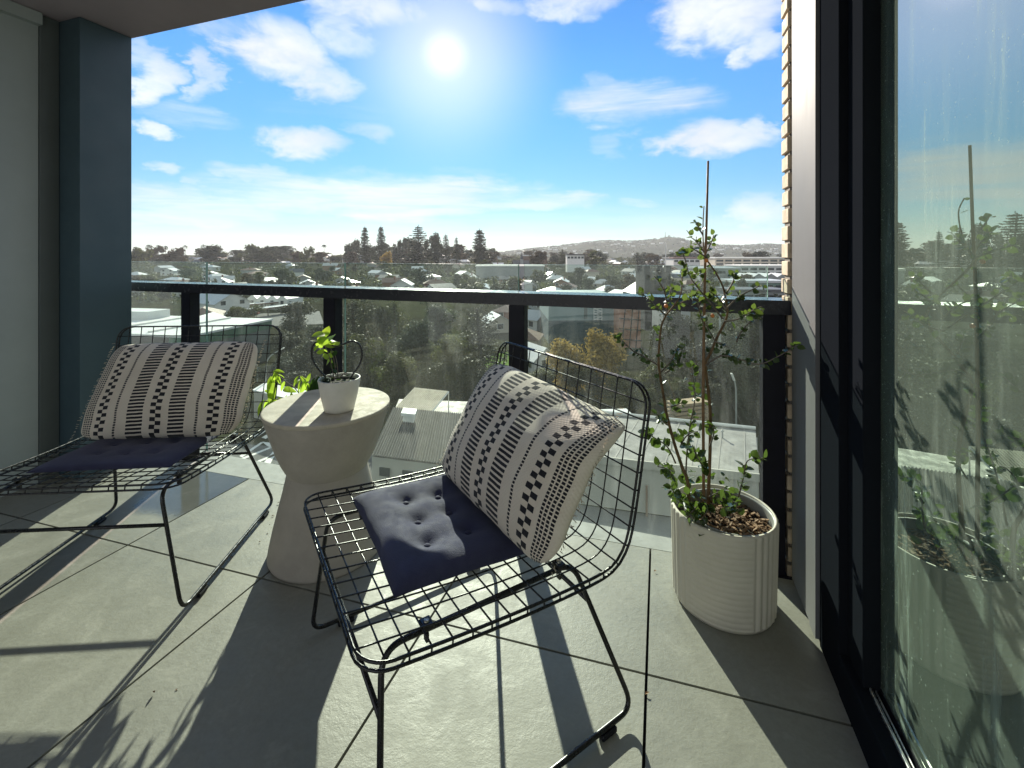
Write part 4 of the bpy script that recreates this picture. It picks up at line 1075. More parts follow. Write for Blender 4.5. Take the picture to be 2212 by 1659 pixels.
# near trees in the valley below the rail
for kd, cl, x, d, ty, w, lab in (
        ('round', 'dark', 640, 112, 650, 92, 'big dark dome shaped tree beside the white terrace of houses'),
        ('spread', 'olive', 520, 126, 648, 84, 'sunlit olive tree between the pale houses and the white terrace'),
        ('conifer', 'dark', 765, 78, 640, 120, 'dark pine with sunlit top, first in the row behind the potted plant'),
        ('round', 'dark', 815, 72, 655, 120, 'dark evergreen in the valley grove, second from the potted plant'),
        ('conifer', 'olive', 852, 84, 640, 100, 'olive topped pine at the back of the valley grove'),
        ('round', 'grey green', 902, 70, 672, 124, 'grey green tree in the middle of the valley grove'),
        ('round', 'grey green', 960, 92, 645, 110, 'grey green tree at the back of the valley grove'),
        ('conifer', 'dark', 1035, 70, 648, 130, 'large dark cone shaped tree beside the third railing post'),
        ('round', 'olive', 985, 64, 705, 110, 'low olive tree in front of the cone shaped one'),
        ('round', 'olive', 775, 62, 720, 120, 'low olive tree behind the potted plant'),
        ('round', 'olive', 858, 58, 760, 110, 'low leafy tree just above the slatted lean-to roof'),
        ('round', 'dark', 930, 57, 772, 110, 'low dark tree beside the slatted lean-to roof'),
        ('round', 'dark', 1010, 56, 770, 100, 'low dark tree behind the striped cushion'),
        ('spread', 'dark', 665, 72, 730, 110, 'shaded dark tree below the dome shaped tree'),
        ('round', 'grey green', 610, 66, 770, 90, 'grey green tree behind the curved street lamp'),
        ('round', 'yellow', 1228, 62, 716, 110, 'golden autumn tree with twin heads in front of the teal wall'),
        ('round', 'yellow', 1292, 61, 708, 120, 'taller golden autumn tree in front of the teal wall'),
        ('round', 'olive', 1262, 58, 790, 120, 'lower olive tree under the golden autumn trees'),
        ('round', 'dark', 1475, 72, 650, 110, 'dark tree behind the staked shrub, beside the stone church'),
        ('conifer', 'dark', 1560, 74, 648, 110, 'tall dark conifer behind the staked shrub'),
        ('round', 'dark', 1625, 66, 660, 110, 'dark tree next to the end railing post'),
        ('round', 'dark', 1520, 62, 740, 120, 'low dark tree under the conifer'),
        ('round', 'dark', 1610, 58, 770, 110, 'low dark tree behind the grey lamp post'),
        ('round', 'olive', 1420, 60, 770, 90, 'low olive tree below the stone tower'),
        ('round', 'dark', 625, 84, 712, 90, 'dark tree behind the back of the shaded wire chair'),
        ('round', 'grey green', 685, 90, 700, 80, 'grey green tree tucked beside the second railing post'),
        ('round', 'dark', 640, 60, 790, 90, 'low dark tree over the white shed roof'),
        ('spread', 'dark', 700, 60, 800, 90, 'low dark tree right behind the table plant'),
        ('spread', 'olive', 1360, 58, 800, 110, 'low olive tree beside the pale blue container'),
        ('round', 'dark', 1430, 68, 700, 110, 'shaded tree in front of the grey rendered house'),
        ('spread', 'dark', 1500, 56, 800, 120, 'low dark tree above the plank stack'),
        ('round', 'dark', 1570, 60, 760, 120, 'dark tree behind the straight grey pole'),
        ('spread', 'dark', 1650, 54, 810, 130, 'low dark tree behind the end railing post'),
        ('spread', 'olive', 1150, 66, 790, 110, 'low olive tree behind the third railing post'),
        ('round', 'russet', 1090, 150, 652, 50, 'russet bush beside the third railing post'),
        ('round', 'dark', 1690, 70, 650, 110, 'dark tree behind the brick pier')):
    tree_to(kd, cl, x, d, ty, w, lab, 'trees in the valley below')

# ------------------------------------------------------------------ houses
WALL = {'white': mat('white weatherboard', (.70, .70, .67), .8, .06, .6, rnd=.1), 'cream': mat('cream render', (.55, .49, .40), .85, .08, .6, rnd=.1),
        'grey': mat('grey cladding', (.33, .34, .34), .8, .08, .6, rnd=.15), 'brick': mat('red brown brickwork', (.22, .11, .075), .9, .15, 1.5, rnd=.15)}
ROOF = {'silver': mat('pale steel roof', (.50, .51, .50), .38, .06, .4, rnd=.12), 'dark': mat('charcoal roof', (.075, .075, .08), .55, .12, .6, rnd=.2),
        'brown': mat('brown tile roof', (.17, .10, .075), .7, .15, .8, rnd=.2), 'white': mat('white painted roof', (.72, .72, .69), .45, .05, .3, rnd=.08)}
M['winglass'] = mat('window glass', (.03, .04, .05), .12, .2, 1)
M['winframe'] = mat('window frame', (.7, .7, .68), .6, .05, 2)
def gable(bm, w, l, z0, rh, ov=.4, th=.18, x0=0., y0=0.):
    W, L = w / 2 + ov, l / 2 + ov; zb = z0 - ov * rh / (w / 2)
    for s in (-1, 1):
        P = [(x0 + s * W, y0 - L, zb), (x0 + s * W, y0 + L, zb), (x0, y0 + L, z0 + rh), (x0, y0 - L, z0 + rh)]
        hexa(bm, [Vector(p) for p in P] + [Vector(p) + Vector((0, 0, th)) for p in P])
def walls(bm, w, l, h, rh, hip=False):
    box(bm, -w / 2, w / 2, -l / 2, l / 2, -2.5, h)
    if not hip:
        for y in (-l / 2, l / 2 - .12):
            v = [bm.verts.new(p) for p in ((-w / 2, y, h), (w / 2, y, h), (0, y, h + rh), (-w / 2, y + .12, h), (w / 2, y + .12, h), (0, y + .12, h + rh))]
            bm.faces.new((v[0], v[1], v[2])); bm.faces.new((v[5], v[4], v[3])); bm.faces.new((v[1], v[4], v[5], v[2])); bm.faces.new((v[0], v[2], v[5], v[3]))
def hiproof(bm, w, l, z, rh, ov=.5):
    W, L = w / 2 + ov, l / 2 + ov; k = max(.1, L - W)
    v = [bm.verts.new(p) for p in ((-W, -L, z), (W, -L, z), (W, L, z), (-W, L, z), (0, -k, z + rh), (0, k, z + rh))]
    for f in ((0, 1, 4), (1, 2, 5, 4), (2, 3, 5), (3, 0, 4, 5), (3, 2, 1, 0)): bm.faces.new([v[i] for i in f])
HOUSES = []
def window(parent, x, y, z, w, h, ax):
    bm = bmesh.new()
    if ax == 'y': box(bm, x - w / 2 - .1, x + w / 2 + .1, y - .06, y + .02, z - .1, z + h + .1)
    else: box(bm, x - .06, x + .02, y - w / 2 - .1, y + w / 2 + .1, z - .1, z + h + .1)
    f = obj('window', bm, M['winframe'], parent); bm = bmesh.new()
    if ax == 'y': box(bm, x - w / 2, x + w / 2, y - .08, y - .061, z, z + h)
    else: box(bm, x - .08, x - .061, y - w / 2, y + w / 2, z, z + h)
    obj('pane', bm, M['winglass'], f)
def house(x, d, w, l, h, rh, rot, wc, rc, kind='gable', label=None, z=None, wins=True, chim=False):
    X = (x - CX) / F * d; e = empty('house', (X, d, terr(X, d) if z is None else z), rot)
    bm = bmesh.new(); walls(bm, w, l, h, rh * .97, kind == 'hip'); obj('wall', bm, WALL[wc], e)
    bm = bmesh.new()
    (hiproof(bm, w, l, h + .01, rh) if kind == 'hip' else gable(bm, w, l, h + .02, rh)); ro = obj('roof', bm, ROOF[rc], e)
    if chim: bm = bmesh.new(); box(bm, w * .15, w * .15 + .8, -.5, .4, h + rh * .3, h + rh + .9); obj('chimney', bm, WALL['brick'], ro)
    if wins:
        st = [1.0] if h < 4 else [1.0, 3.7]
        for zz in st:
            for xx in ((-w * .27, w * .27) if w > 6 else (0,)): window(e, xx, -l / 2 - .001, zz, 1.5, 1.3, 'y')
            for yy in (-l * .25, l * .25): window(e, -w / 2 - .001, yy, zz, 1.4, 1.3, 'x')
    tag(e, None, 'house', 'houses of the suburb'); HOUSES.append((e, wc, rc, kind, x, d, label)); return e
for i in range(112):
    x = 292 + (1560 - 292) * ((i * .7548777 + .13) % 1); y = 568 + 74 * ((i * .5698403 + .4) % 1) ** 1.2
    d = min(20.05 * F / (y - YH), 700)
    w, l = R.uniform(6.5, 10), R.uniform(9, 15); h = R.choice((2.8, 3.0, 4.0, 5.4))
    house(x, d, w, l, h, R.uniform(1.6, 2.8), R.uniform(-1.6, 1.6), R.choice(('white', 'white', 'cream', 'grey', 'brick')), R.choice(('silver', 'silver', 'dark', 'brown', 'white')), R.choice(('gable', 'gable', 'hip')), wins=d < 420, chim=R.random() < .3)
for i in range(26):
    x = 300 + (1660 - 300) * ((i * .618 + .3) % 1); d = R.uniform(560, 860)
    house(x, d, R.uniform(8, 12), R.uniform(12, 22), R.choice((3., 5.)), R.uniform(2, 3.2), R.uniform(-1.2, 1.2), R.choice(('white', 'cream', 'white')), R.choice(('silver', 'dark', 'white', 'brown')), R.choice(('gable', 'hip')), wins=False)
house(474, 150, 11, 16, 4.2, 3.2, 1.05, 'white', 'silver', 'gable', 'white house with long pale blue gable roof behind the first railing post')
house(440, 128, 9, 13, 2.8, 2.2, .5, 'grey', 'brown', 'hip', 'low brown roofed house below the pale blue gable')
house(436, 112, 8, 12, 2.8, 1.8, .2, 'cream', 'silver', 'gable', 'cream house end on, nearest to the white warehouse roof')
house(1158, 78, 4.4, 6, 2.4, 1.8, .5, 'white', 'white', 'gable', 'small white gable peeping out beside the golden autumn tree')
house(1072, 118, 6, 8, 2.6, 1.8, .3, 'cream', 'silver', 'gable', 'cream cottage with pale roof just beside the third railing post')
house(1098, 140, 6, 9, 2.6, 1.8, -.5, 'brick', 'brown', 'hip', 'brown brick cottage seen past the third railing post')
house(1148, 122, 6, 8, 2.8, 2.0, .9, 'white', 'silver', 'gable', 'white cottage between the third post and the teal building')
house(1168, 165, 7, 9, 2.8, 2.0, .2, 'grey', 'brown', 'gable', 'grey cottage with rusty brown roof left of the teal building')
house(1140, 96, 5, 7, 2.4, 1.6, -.2, 'cream', 'brown', 'hip', 'low brown hipped cottage behind the small white gable')
house(1195, 205, 9, 12, 3, 2.2, .7, 'grey', 'silver', 'hip', 'grey house with square pale roof above the third railing post')
house(1352, 190, 9, 13, 3, 1.6, .5, 'grey', 'white', 'gable', 'low white roofed building beside the stone tower')
house(870, 215, 9, 12, 5.4, 2.6, .1, 'white', 'silver', 'gable', 'pale blue white house with its gable facing the balcony')
house(1000, 205, 8, 30, 2.6, .6, 1.55, 'grey', 'silver', 'gable', 'long low shed with a pale flat looking roof')

# white terrace with four gables
e = empty('terrace', DP(596, 668, 168), -.12, 'white terrace of townhouses with four zigzag gables', 'terrace')
for k in range(4):
    u = 3.9; bm = bmesh.new(); M4 = Matrix.Translation((-7.8 + u * (k + .5), 0, 0))
    walls(bm, u - .02, 10, 4.2, 1.5); bm.transform(M4); obj('wall', bm, WALL['white'], e)
    bm = bmesh.new(); gable(bm, u - .02, 10, 4.22, 1.55, .0, .15); bm.transform(M4); obj('roof', bm, ROOF['white'], e)
    window(e, -7.8 + u * (k + .5), -5.001, 1.2, 1.2, 2.6, 'y')

# ------------------------------------------------------------------ larger buildings
def bld(name, label, loc, rz, cat='building'): return empty(name, loc, rz, label, cat)
def pbox(e, n, m, *b):
    bm = bmesh.new()
    for q in b: box(bm, *q)
    return obj(n, bm, m, e)
M['whiteroof'] = mat('white membrane roof', (.66, .67, .64), .6, .08, .12)
M['green'] = mat('dark green fascia', (.012, .10, .05), .5, .08, .5)
M['greyglass'] = mat('shopfront glazing', (.10, .13, .13), .15, .2, .4)
C0 = GZ(405, 728, -11.5); C1 = GZ(587, 691, -11.5); dirv = (C1 - C0); ang = math.atan2(dirv.y, dirv.x)
Lw = dirv.length
e = bld('warehouse', 'wide white roofed warehouse with a dark green fascia', (C0.x, C0.y, -11.5), ang, 'warehouse')
pbox(e, 'wall', M['greyglass'], (.15, Lw - .2, .15, 60, -8, -1.6)); pbox(e, 'fascia', M['green'], (0, Lw, 0, .14, -1.6, -.12), (-.14, 0, 0, 3.2, -1.6, -.12))
pbox(e, 'roof', M['whiteroof'], (-.25, Lw + .1, -.2, 62, -.11, .22))
for k in range(4):
    bm = bmesh.new(); box(bm, 1, Lw - 1, 8 + k * 9, 8.4 + k * 9, .221, .5); obj('roof_rib', bm, M['paint'], e)
pbox(e, 'rooftop_box', M['whiteroof'], (Lw * .7, Lw * .95, 22, 34, .221, 1.7))
pbox(e, 'canopy', M['whiteroof'], (-12, -.4, 3.4, 50, -2.6, -2.3))
M['teal'] = mat('dark teal cladding', (.022, .06, .075), .7, .08, .3); M['paleteal'] = mat('pale teal cladding', (.19, .27, .28), .7, .06, .3)
q = DP(1185, 647, 100); q2 = DP(1342, 647, 100)
e = bld('teal_building', 'flat teal building, pale above and dark below, behind the autumn trees', (q.x, 100, q.z), .03)
wt = q2.x - q.x
pbox(e, 'lower_wall', M['teal'], (0, wt, 0, 22, -14, -4.7)); pbox(e, 'upper_wall', M['paleteal'], (0, wt, -.05, 22, -4.69, 0)); pbox(e, 'parapet', M['paleteal'], (-.1, wt + .1, -.15, 22, .01, .35))
pbox(e, 'louvre', M['greyglass'], (wt * .49, wt * .535, -.12, -.051, -4.3, -1.2))
bm = bmesh.new()
for k in range(7):
    z = -4.4 + k * .6; tube(bm, [(wt * .62, -.6, z), (wt * .73, -.6, z)], .07, 5); tube(bm, [(wt * (.62 + .11 * (k % 2)), -.6, z), (wt * (.73 - .11 * (k % 2)), -.6, z + .6)], .06, 5)
for xx in (.62, .675, .73): tube(bm, [(wt * xx, -.6, -4.6), (wt * xx, -.6, .2)], .08, 5)
obj('fire_stair', bm, M['winframe'], e)
q = DP(1338, 662, 96)
e = bld('brick_building', 'orange brick block with dark fire escape beside the teal building', (q.x, 96, -19), .05)
pbox(e, 'wall', mat('orange brick', (.42, .20, .13), .9, .15, 1.2), (0, 4.6, 0, 9, -1, 9.6)); pbox(e, 'roof', M['paleteal'], (-.3, 5.2, -.4, 9.3, 9.61, 10.0))
bm = bmesh.new()
for k in range(4): tube(bm, [(-.2, -.5, 2 + k * 2.2), (4.7, -.5, 1.6 + k * 2.2)], .12, 5)
for xx in (.4, 2.0, 3.4): tube(bm, [(xx, -.45, 0), (xx + .8, -.45, 9.3)], .12, 5)
obj('fire_escape', bm, M['blackmetal'], e)
M['stone'] = mat('dark basalt', (.045, .043, .046), .95, .3, .9, bump=.6, bscale=4)
q = DP(1410, 577, 122)
e = bld('stone_church', 'dark stone church with a square battlemented tower', (q.x, 122, -19), .06, 'church')
top = q.z + 19
pbox(e, 'tower', M['stone'], (-3.5, 3.5, -3.5, 3.5, -1, top - 1.2))
bm = bmesh.new()
for sx in (-1, 1):
    for sy in (-1, 1): box(bm, sx * 2.9 - .75, sx * 2.9 + .75, sy * 2.9 - .75, sy * 2.9 + .75, top - 1.19, top + .5)
for k in (-1, 0, 1):
    for s in (-3.2, 2.7): box(bm, k * 1.4 - .35, k * 1.4 + .35, s, s + .5, top - 1.19, top - .2); box(bm, s, s + .5, k * 1.4 - .35, k * 1.4 + .35, top - 1.19, top - .2)
obj('battlements', bm, M['stone'], e)
pbox(e, 'nave', M['stone'], (-2, 10.5, 3.6, 20, -1, 8.4)); bm = bmesh.new(); gable(bm, 12.6, 16.4, 8.42, 4.0, .3, .2, 4.25, 11.8); obj('roof', bm, ROOF['dark'], e)
for k in range(3):
    bm = bmesh.new(); x0 = 4.1 + k * 1.25; zt = 8.2
    v = [bm.verts.new(p) for p in ((x0, 3.55, 5.), (x0 + .9, 3.55, 5.), (x0 + .9, 3.55, zt - .5), (x0 + .45, 3.55, zt), (x0, 3.55, zt - .5))]; bm.faces.new(v)
    bmesh.ops.solidify(bm, geom=list(bm.faces), thickness=.04); obj('lancet_window', bm, M['paleteal'], e)
q = DP(1432, 655, 104)
e = bld('rendered_house', 'grey rendered house front with a three light window', (q.x, 104, -19), .0, 'house')
pbox(e, 'wall', WALL['grey'], (0, 6.4, 0, 8, -1, 8.2)); pbox(e, 'roof', ROOF['dark'], (-.3, 6.7, -.3, 8.3, 8.21, 8.6))
for k in range(3): window(e, 1.6 + k * 1.1, -.001, 5.4, .8, 2., 'y')

def block(label, x0, x1, y0, d, dep, cols, nwin=0, ybot=None, name='commercial_building', floors=1):
    a, b = DP(x0, y0, d), DP(x1, y0, d); zb = -22 - a.z
    e = bld(name, label, (a.x, d, a.z), 0); w = b.x - a.x
    pbox(e, 'wall', cols[0], (0, w, .0, dep, zb, -1.2)); pbox(e, 'roof', cols[1], (-.5, w + .5, -.6, dep + .5, -1.19, 0))
    hh = 3.6
    for f in range(floors):
        for k in range(nwin):
            ww = w / nwin; bm = bmesh.new(); box(bm, ww * (k + .12), ww * (k + .88), -.12, -.01, -4.4 - f * hh, -2.4 - f * hh); obj('window', bm, M['winglass'], e)
    return e
block('long white flat roofed commercial building beside the brick pier', 1545, 1720, 556, 470, 40, (WALL['cream'], WALL['white']), 9, floors=2)
block('lower white flat roofed block in front of the long one', 1600, 1730, 573, 400, 30, (WALL['white'], WALL['white']), 7, floors=2)
block('pale blue grey warehouse behind the cane stake', 1512, 1600, 578, 330, 26, (WALL['grey'], ROOF['silver']), 3)
block('white walled office with dark red roof behind the shrub', 1455, 1512, 556, 420, 24, (WALL['white'], ROOF['brown']), 5)
block('long low cream school building on the skyline', 1225, 1262, 549, 450, 12, (WALL['white'], ROOF['dark']), 5)
block('long pale roofed shed along the top edge of the third glass panel', 1028, 1175, 573, 330, 16, (WALL['grey'], WALL['white']), 0)
block('long grey roofed hall with vents under the ridge', 1130, 1182, 551, 520, 16, (ROOF['brown'], ROOF['silver']), 0)
block('green walled workshop with pale roof beyond the end post', 1590, 1700, 606, 230, 18, (mat('faded green cladding', (.14, .22, .18), .8, .1, .3), ROOF['silver']), 4)
block('low grey workshop nearest the end railing post', 1580, 1705, 625, 190, 14, (WALL['grey'], ROOF['dark']), 5)
e = bld('sawtooth_factory', 'row of small grey gabled factory roofs by the brick pier', DP(1602, 606, 280), 0)
for k in range(4):
    bm = bmesh.new(); gable(bm, 7.4, 14, 2.0, 2.2, .1, .15, 3.8 + k * 7.6, 8); obj('roof', bm, ROOF['silver'], e)
    bm = bmesh.new(); walls(bm, 7.4, 14, 2.0, 2.1); bm.transform(Matrix.Translation((3.8 + k * 7.6, 8, 0))); obj('wall', bm, WALL['grey'], e)
q = DP(1127, 556, 500); e = bld('chapel', 'small grey chapel with a pointed spire on the ridge', (q.x, 500, terr(q.x, 500)), .2, 'chapel')
pbox(e, 'wall', WALL['grey'], (-9, 9, 0, 10, -2, 4)); bm = bmesh.new(); gable(bm, 10, 18.5, 4.02, 4.5, .3, .2); bm.transform(Matrix.Translation((0, 5, 0)) @ Matrix.Rotation(math.pi / 2, 4, 'Z')); obj('roof', bm, ROOF['dark'], e)
bm = bmesh.new(); box(bm, -1.5, 1.5, -1.5, 1.5, -2, 10); obj('tower', bm, WALL['grey'], e)
bm = bmesh.new(); v = [bm.verts.new(p) for p in ((-1.7, -1.7, 10.01), (1.7, -1.7, 10.01), (1.7, 1.7, 10.01), (-1.7, 1.7, 10.01), (0, 0, 19))]
for f in ((0, 1, 4), (1, 2, 4), (2, 3, 4), (3, 0, 4), (3, 2, 1, 0)): bm.faces.new([v[i] for i in f])
obj('spire', bm, ROOF['dark'], e)
q = DP(1438, 580, 300); e = empty('flagpole', (q.x, 300, terr(q.x, 300)), 0, 'tall white mast rising in front of the far hill', 'mast')
zt = K + (YH - 524) / F * 300 - terr(q.x, 300)
bm = bmesh.new(); tube(bm, [(0, 0, -1), (0, 0, zt)], .42, 8, r1=.22); obj('pole', bm, M['winframe'], e)
bm = bmesh.new(); box(bm, -2.2, 2.2, -.15, .15, zt * .62, zt * .62 + .5); obj('crossarm', bm, M['winframe'], e)

# ------------------------------------------------------------------ roofs and walls right below the balcony
M['corr'] = mat('corrugated grey roof', (.10, .098, .092), .8, .1, .7, spec=.1)
M['deckroof'] = mat('pale roof sheet', (.30, .28, .25), .7, .08, .6)
M['plaster'] = mat('cream plaster wall', (.45, .43, .37), .85, .05, .4)
ZA = -13.
A0, A1, A2, A3 = (GZ(x, y, ZA) for x, y in ((801, 983), (946, 1000), (1009, 903), (850, 888)))
A1 = A0 + (A2 - A3) * 1.0
e = bld('corrugated_shed', 'low building with a dark ribbed corrugated roof and a white roof vent', A0, 0)
bm = bmesh.new(); n = 36 * 6; rows = []
for j in range(2):
    row = []
    for i in range(n + 1):
        f = i / n; p = (A0.lerp(A0 + (A2 - A3) * 1.25, f) if j == 0 else A3.lerp(A3 + (A2 - A3) * 1.25, f)) - A0
        row.append(bm.verts.new((p.x, p.y, .05 * math.cos(f * 45 * 2 * math.pi) + j * .35)))
    rows.append(row)
for i in range(n): bm.faces.new((rows[0][i], rows[0][i + 1], rows[1][i + 1], rows[1][i]))
obj('corrugated_roof', bm, M['corr'], e)
a, b, c_, d_ = Vector((0, 0, 0)), (A2 - A3) * 1.25, A3 - A0 + (A2 - A3) * 1.25, A3 - A0
def pris(bm, P, z0, z1): hexa(bm, [Vector((p.x, p.y, z0)) for p in P] + [Vector((p.x, p.y, z1)) for p in P])
bm = bmesh.new(); ins = [(a + c_) / 2 + (p - (a + c_) / 2) * .985 for p in (a, b, c_, d_)]; pris(bm, ins, -7, -.12); obj('wall', bm, M['plaster'], e)
bm = bmesh.new(); ab_ = (b - a)
for k in range(4):
    p = a + ab_ * (.08 + .2 * k) - Vector((0, .1, 0)) + (d_ - a).normalized() * -.02
    pris(bm, [p, p + ab_ * .09, p + ab_ * .09 + Vector((0, .12, 0)), p + Vector((0, .12, 0))], -1.3, -.75)
obj('window', bm, M['winglass'], e)
q = GZ(870, 912, ZA + .2) - A0; xx, yy = (A2 - A3).normalized(), (A3 - A0).normalized()
bm = bmesh.new(); w_ = 1.0
P = [q, q + xx * w_, q + xx * w_ + yy * 1.0, q + yy * 1.0]; pris(bm, P, .05, .75); obj('vent_base', bm, M['paint'], e)
ctr = sum(P, Vector()) / 4; P = [ctr + (p - ctr) * 1.25 for p in P]; bm = bmesh.new(); pris(bm, P, .751, 1.0); obj('vent_cap', bm, M['whiteroof'], e)
# flat roof behind it with the slatted lean-to
B0 = [GZ(x, y, -13.4) for x, y in ((849, 893), (1130, 918), (1130, 872), (862, 862))]
e2 = bld('flat_roof_annexe', 'flat pale roofed annexe behind the corrugated roof', B0[0], 0)
bm = bmesh.new(); P = [p - B0[0] for p in B0]; pris(bm, P, -.2, 0.); obj('roof', bm, M['deckroof'], e2)
ctr = sum(P, Vector()) / 4; bm = bmesh.new(); pris(bm, [ctr + (p - ctr) * .97 for p in P], -7, -.21); obj('wall', bm, M['plaster'], e2)
zl = -13.39
l0, l1 = GZ(850, 886, zl + .35), GZ(928, 896, zl + .35); dl = l0.y
up = 1.9
l2 = DP(969, 846, l1.y + 3.2); l3 = l2 + (l0 - l1)
e3 = bld('lean_to', 'lean-to with a sloping cream slatted roof on thin posts', l0, 0, 'lean-to')
bm = bmesh.new(); ns = 20
P = [l0 - l0, l1 - l0, l2 - l0, l3 - l0]
for k in range(ns):
    f0, f1 = k / ns, (k + .64) / ns
    q = [P[0].lerp(P[1], f0), P[0].lerp(P[1], f1), P[3].lerp(P[2], f1), P[3].lerp(P[2], f0)]
    hexa(bm, [p for p in q] + [p + Vector((0, 0, .06)) for p in q])
obj('slats', bm, mat('cream roof slats', (.66, .58, .44), .8, .15, 2), e3)
bm = bmesh.new()
for a_, b_ in ((0, 1), (1, 2), (2, 3), (3, 0)): tube(bm, [P[a_] - Vector((0, 0, .03)), P[b_] - Vector((0, 0, .03))], .06, 6)
obj('frame', bm, M['paint'], e3)
for k in (2, 3):
    bm = bmesh.new(); tube(bm, [P[k], Vector((P[k].x, P[k].y, zl + .0 - l0.z))], .05, 6); obj('post', bm, M['paint'], e3)
# pale flat roof with white gutter and the cream wall below it
ZD = -12.
D_ = [GZ(x, y, ZD) for x, y in ((1150, 972), (1640, 1027), (1632, 929), (1240, 887))]
e = bld('flat_roof_building', 'pale flat roofed building with white gutter and cream wall below', D_[0], 0)
P = [p - D_[0] for p in D_]; bm = bmesh.new(); pris(bm, P, -.3, 0.)
mm = mat('weathered roof membrane', (.26, .25, .23), .8, .28, .9, bump=.2, bscale=3); obj('roof', bm, mm, e)
bm = bmesh.new(); f = (P[1] - P[0]).normalized() * .3
tube(bm, [P[3] + Vector((0, 0, .14)), P[2] + Vector((0, 0, .14))], .13, 8); obj('gutter', bm, M['paint'], e)
r = random.Random(77); bm = bmesh.new()
for k in range(9):
    f_ = (k + .5) / 9; a_, b_ = P[0].lerp(P[1], f_), P[3].lerp(P[2], f_); s_ = (P[1] - P[0]).normalized() * .04
    pris(bm, [a_ - s_, a_ + s_, b_ + s_, b_ - s_], .001, .022)
obj('roof_laps', bm, M['deckroof'], e)
for fx, fy in ((.30, .5), (.62, .3), (.84, .7)):
    q = P[0].lerp(P[1], fx).lerp(P[3].lerp(P[2], fx), fy); bm = bmesh.new(); tube(bm, [q, q + Vector((0, 0, .45))], .06, 8); lathe(bm, [(.11, .0), (.11, .05), (.02, .12)], 10, q + Vector((0, 0, .45))); obj('roof_vent', bm, M['kerb'], e)
bm = bmesh.new(); nrm = Vector((P[1].y - P[0].y, -(P[1].x - P[0].x), 0)).normalized()
pris(bm, [P[0] + nrm * .12, P[1] + nrm * .12, P[1], P[0]], -.35, .12); obj('parapet', bm, M['plaster'], e)
bm = bmesh.new(); pris(bm, [P[0] - nrm * .1, P[1] - nrm * .1, P[2] + nrm * .5, P[3] + nrm * .5], -3.2, -.36); obj('wall', bm, M['plaster'], e)
bm = bmesh.new(); pris(bm, [P[0] + nrm * 3.2, P[1] + nrm * 3.2, P[1] - nrm * .2, P[0] - nrm * .2], -3.5, -3.3); obj('lower_roof', bm, mat('grey ribbed roof', (.23, .23, .225), .75, .12, .5), e)
bm = bmesh.new(); pris(bm, [P[0] + nrm * 3.1, P[1] + nrm * 3.1, P[1] - nrm * .2, P[0] - nrm * .2], -7.2, -3.51); obj('lower_wall', bm, M['plaster'], e)
q = GZ(1397, 1115, ZD - 3.29) - D_[0]; bm = bmesh.new(); tube(bm, [q, q + Vector((0, 0, 1.9))], .07, 8); obj('vent_pipe', bm, mat('rusty pipe', (.25, .17, .12), .8, .2, 3), e)
# white shed behind the floor plant, pale van and planks
P = [GZ(x, y, -15.6) for x, y in ((545, 842), (660, 870), (694, 850), (572, 826))]
e = bld('white_shed', 'white flat roofed shed behind the trailing floor plant', P[0], 0, 'shed'); P = [p - P[0] for p in P]
bm = bmesh.new(); pris(bm, P, -.15, 0); obj('roof', bm, M['whiteroof'], e); ctr = sum(P, Vector()) / 4
bm = bmesh.new(); pris(bm, [ctr + (p - ctr) * .95 for p in P], -3.6, -.16); obj('wall', bm, M['plaster'], e)
e = bld('container', 'pale blue grey container behind the wire chair back', GZ(1290, 905, -14.5), .1, 'container')
pbox(e, 'box_body', mat('pale blue steel', (.42, .46, .55), .6, .06, 1), (0, 3.6, 0, 2.2, -2.5, 0)); pbox(e, 'lid', M['whiteroof'], (-.05, 3.65, -.05, 2.25, .01, .1))
e = bld('timber_stack', 'stack of long weathered planks with gaps between the layers', GZ(1460, 925, -17.), .3, 'timber stack')
mm = mat('weathered timber', (.36, .27, .17), .9, .2, 2)
for k in range(6): pbox(e, 'plank_layer', mm, (0, 4.2, 0, 1.6, k * .42, k * .42 + .26))

# street lamps
def lamp(label, pts, r0, headl, d):
    P = [DP(x, y, d) for x, y in pts]; b = P[0].copy(); b.z = -19
    e = empty('street_lamp', b, 0, label, 'street lamp', 'street lamps below'); P = [p - b for p in P]
    bm = bmesh.new(); tube(bm, [Vector((0, 0, -.3))] + catmull(P, 5), r0, 8, r1=r0 * .55); obj('pole', bm, M['kerb'], e)
    q = P[-1]; v = (P[-1] - P[-2]).normalized(); bm = bmesh.new(); box(bm, 0, headl, -.16, .16, -.07, .09); bevel(bm, .03)
    rot = Vector((1, 0, 0)).rotation_difference(v).to_matrix().to_4x4(); bm.transform(Matrix.Translation(q) @ rot); obj('lamp_head', bm, M['paint'], e)
lamp('curved street lamp beside the back of the shaded chair', [(574, 860), (574, 800), (577, 780), (588, 766), (602, 758)], .11, .8, 58)
lamp('grey street lamp behind the staked shrub', [(1590, 915), (1590, 850), (1587, 824), (1580, 806)], .11, -.9, 50)
lamp('second curved lamp half hidden by the striped cushion', [(556, 860), (556, 800), (553, 787), (544, 783), (534, 783)], .10, .8, 70)
q = DP(1555, 830, 62); e = empty('utility_pole', (q.x, 62, -19), 0, 'straight grey pole behind the shrub trunk', 'pole')
bm = bmesh.new(); tube(bm, [(0, 0, -.5), (0, 0, K + (YH - 660) / F * 62 + 19)], .16, 8, r1=.12); obj('pole', bm, M['kerb'], e)
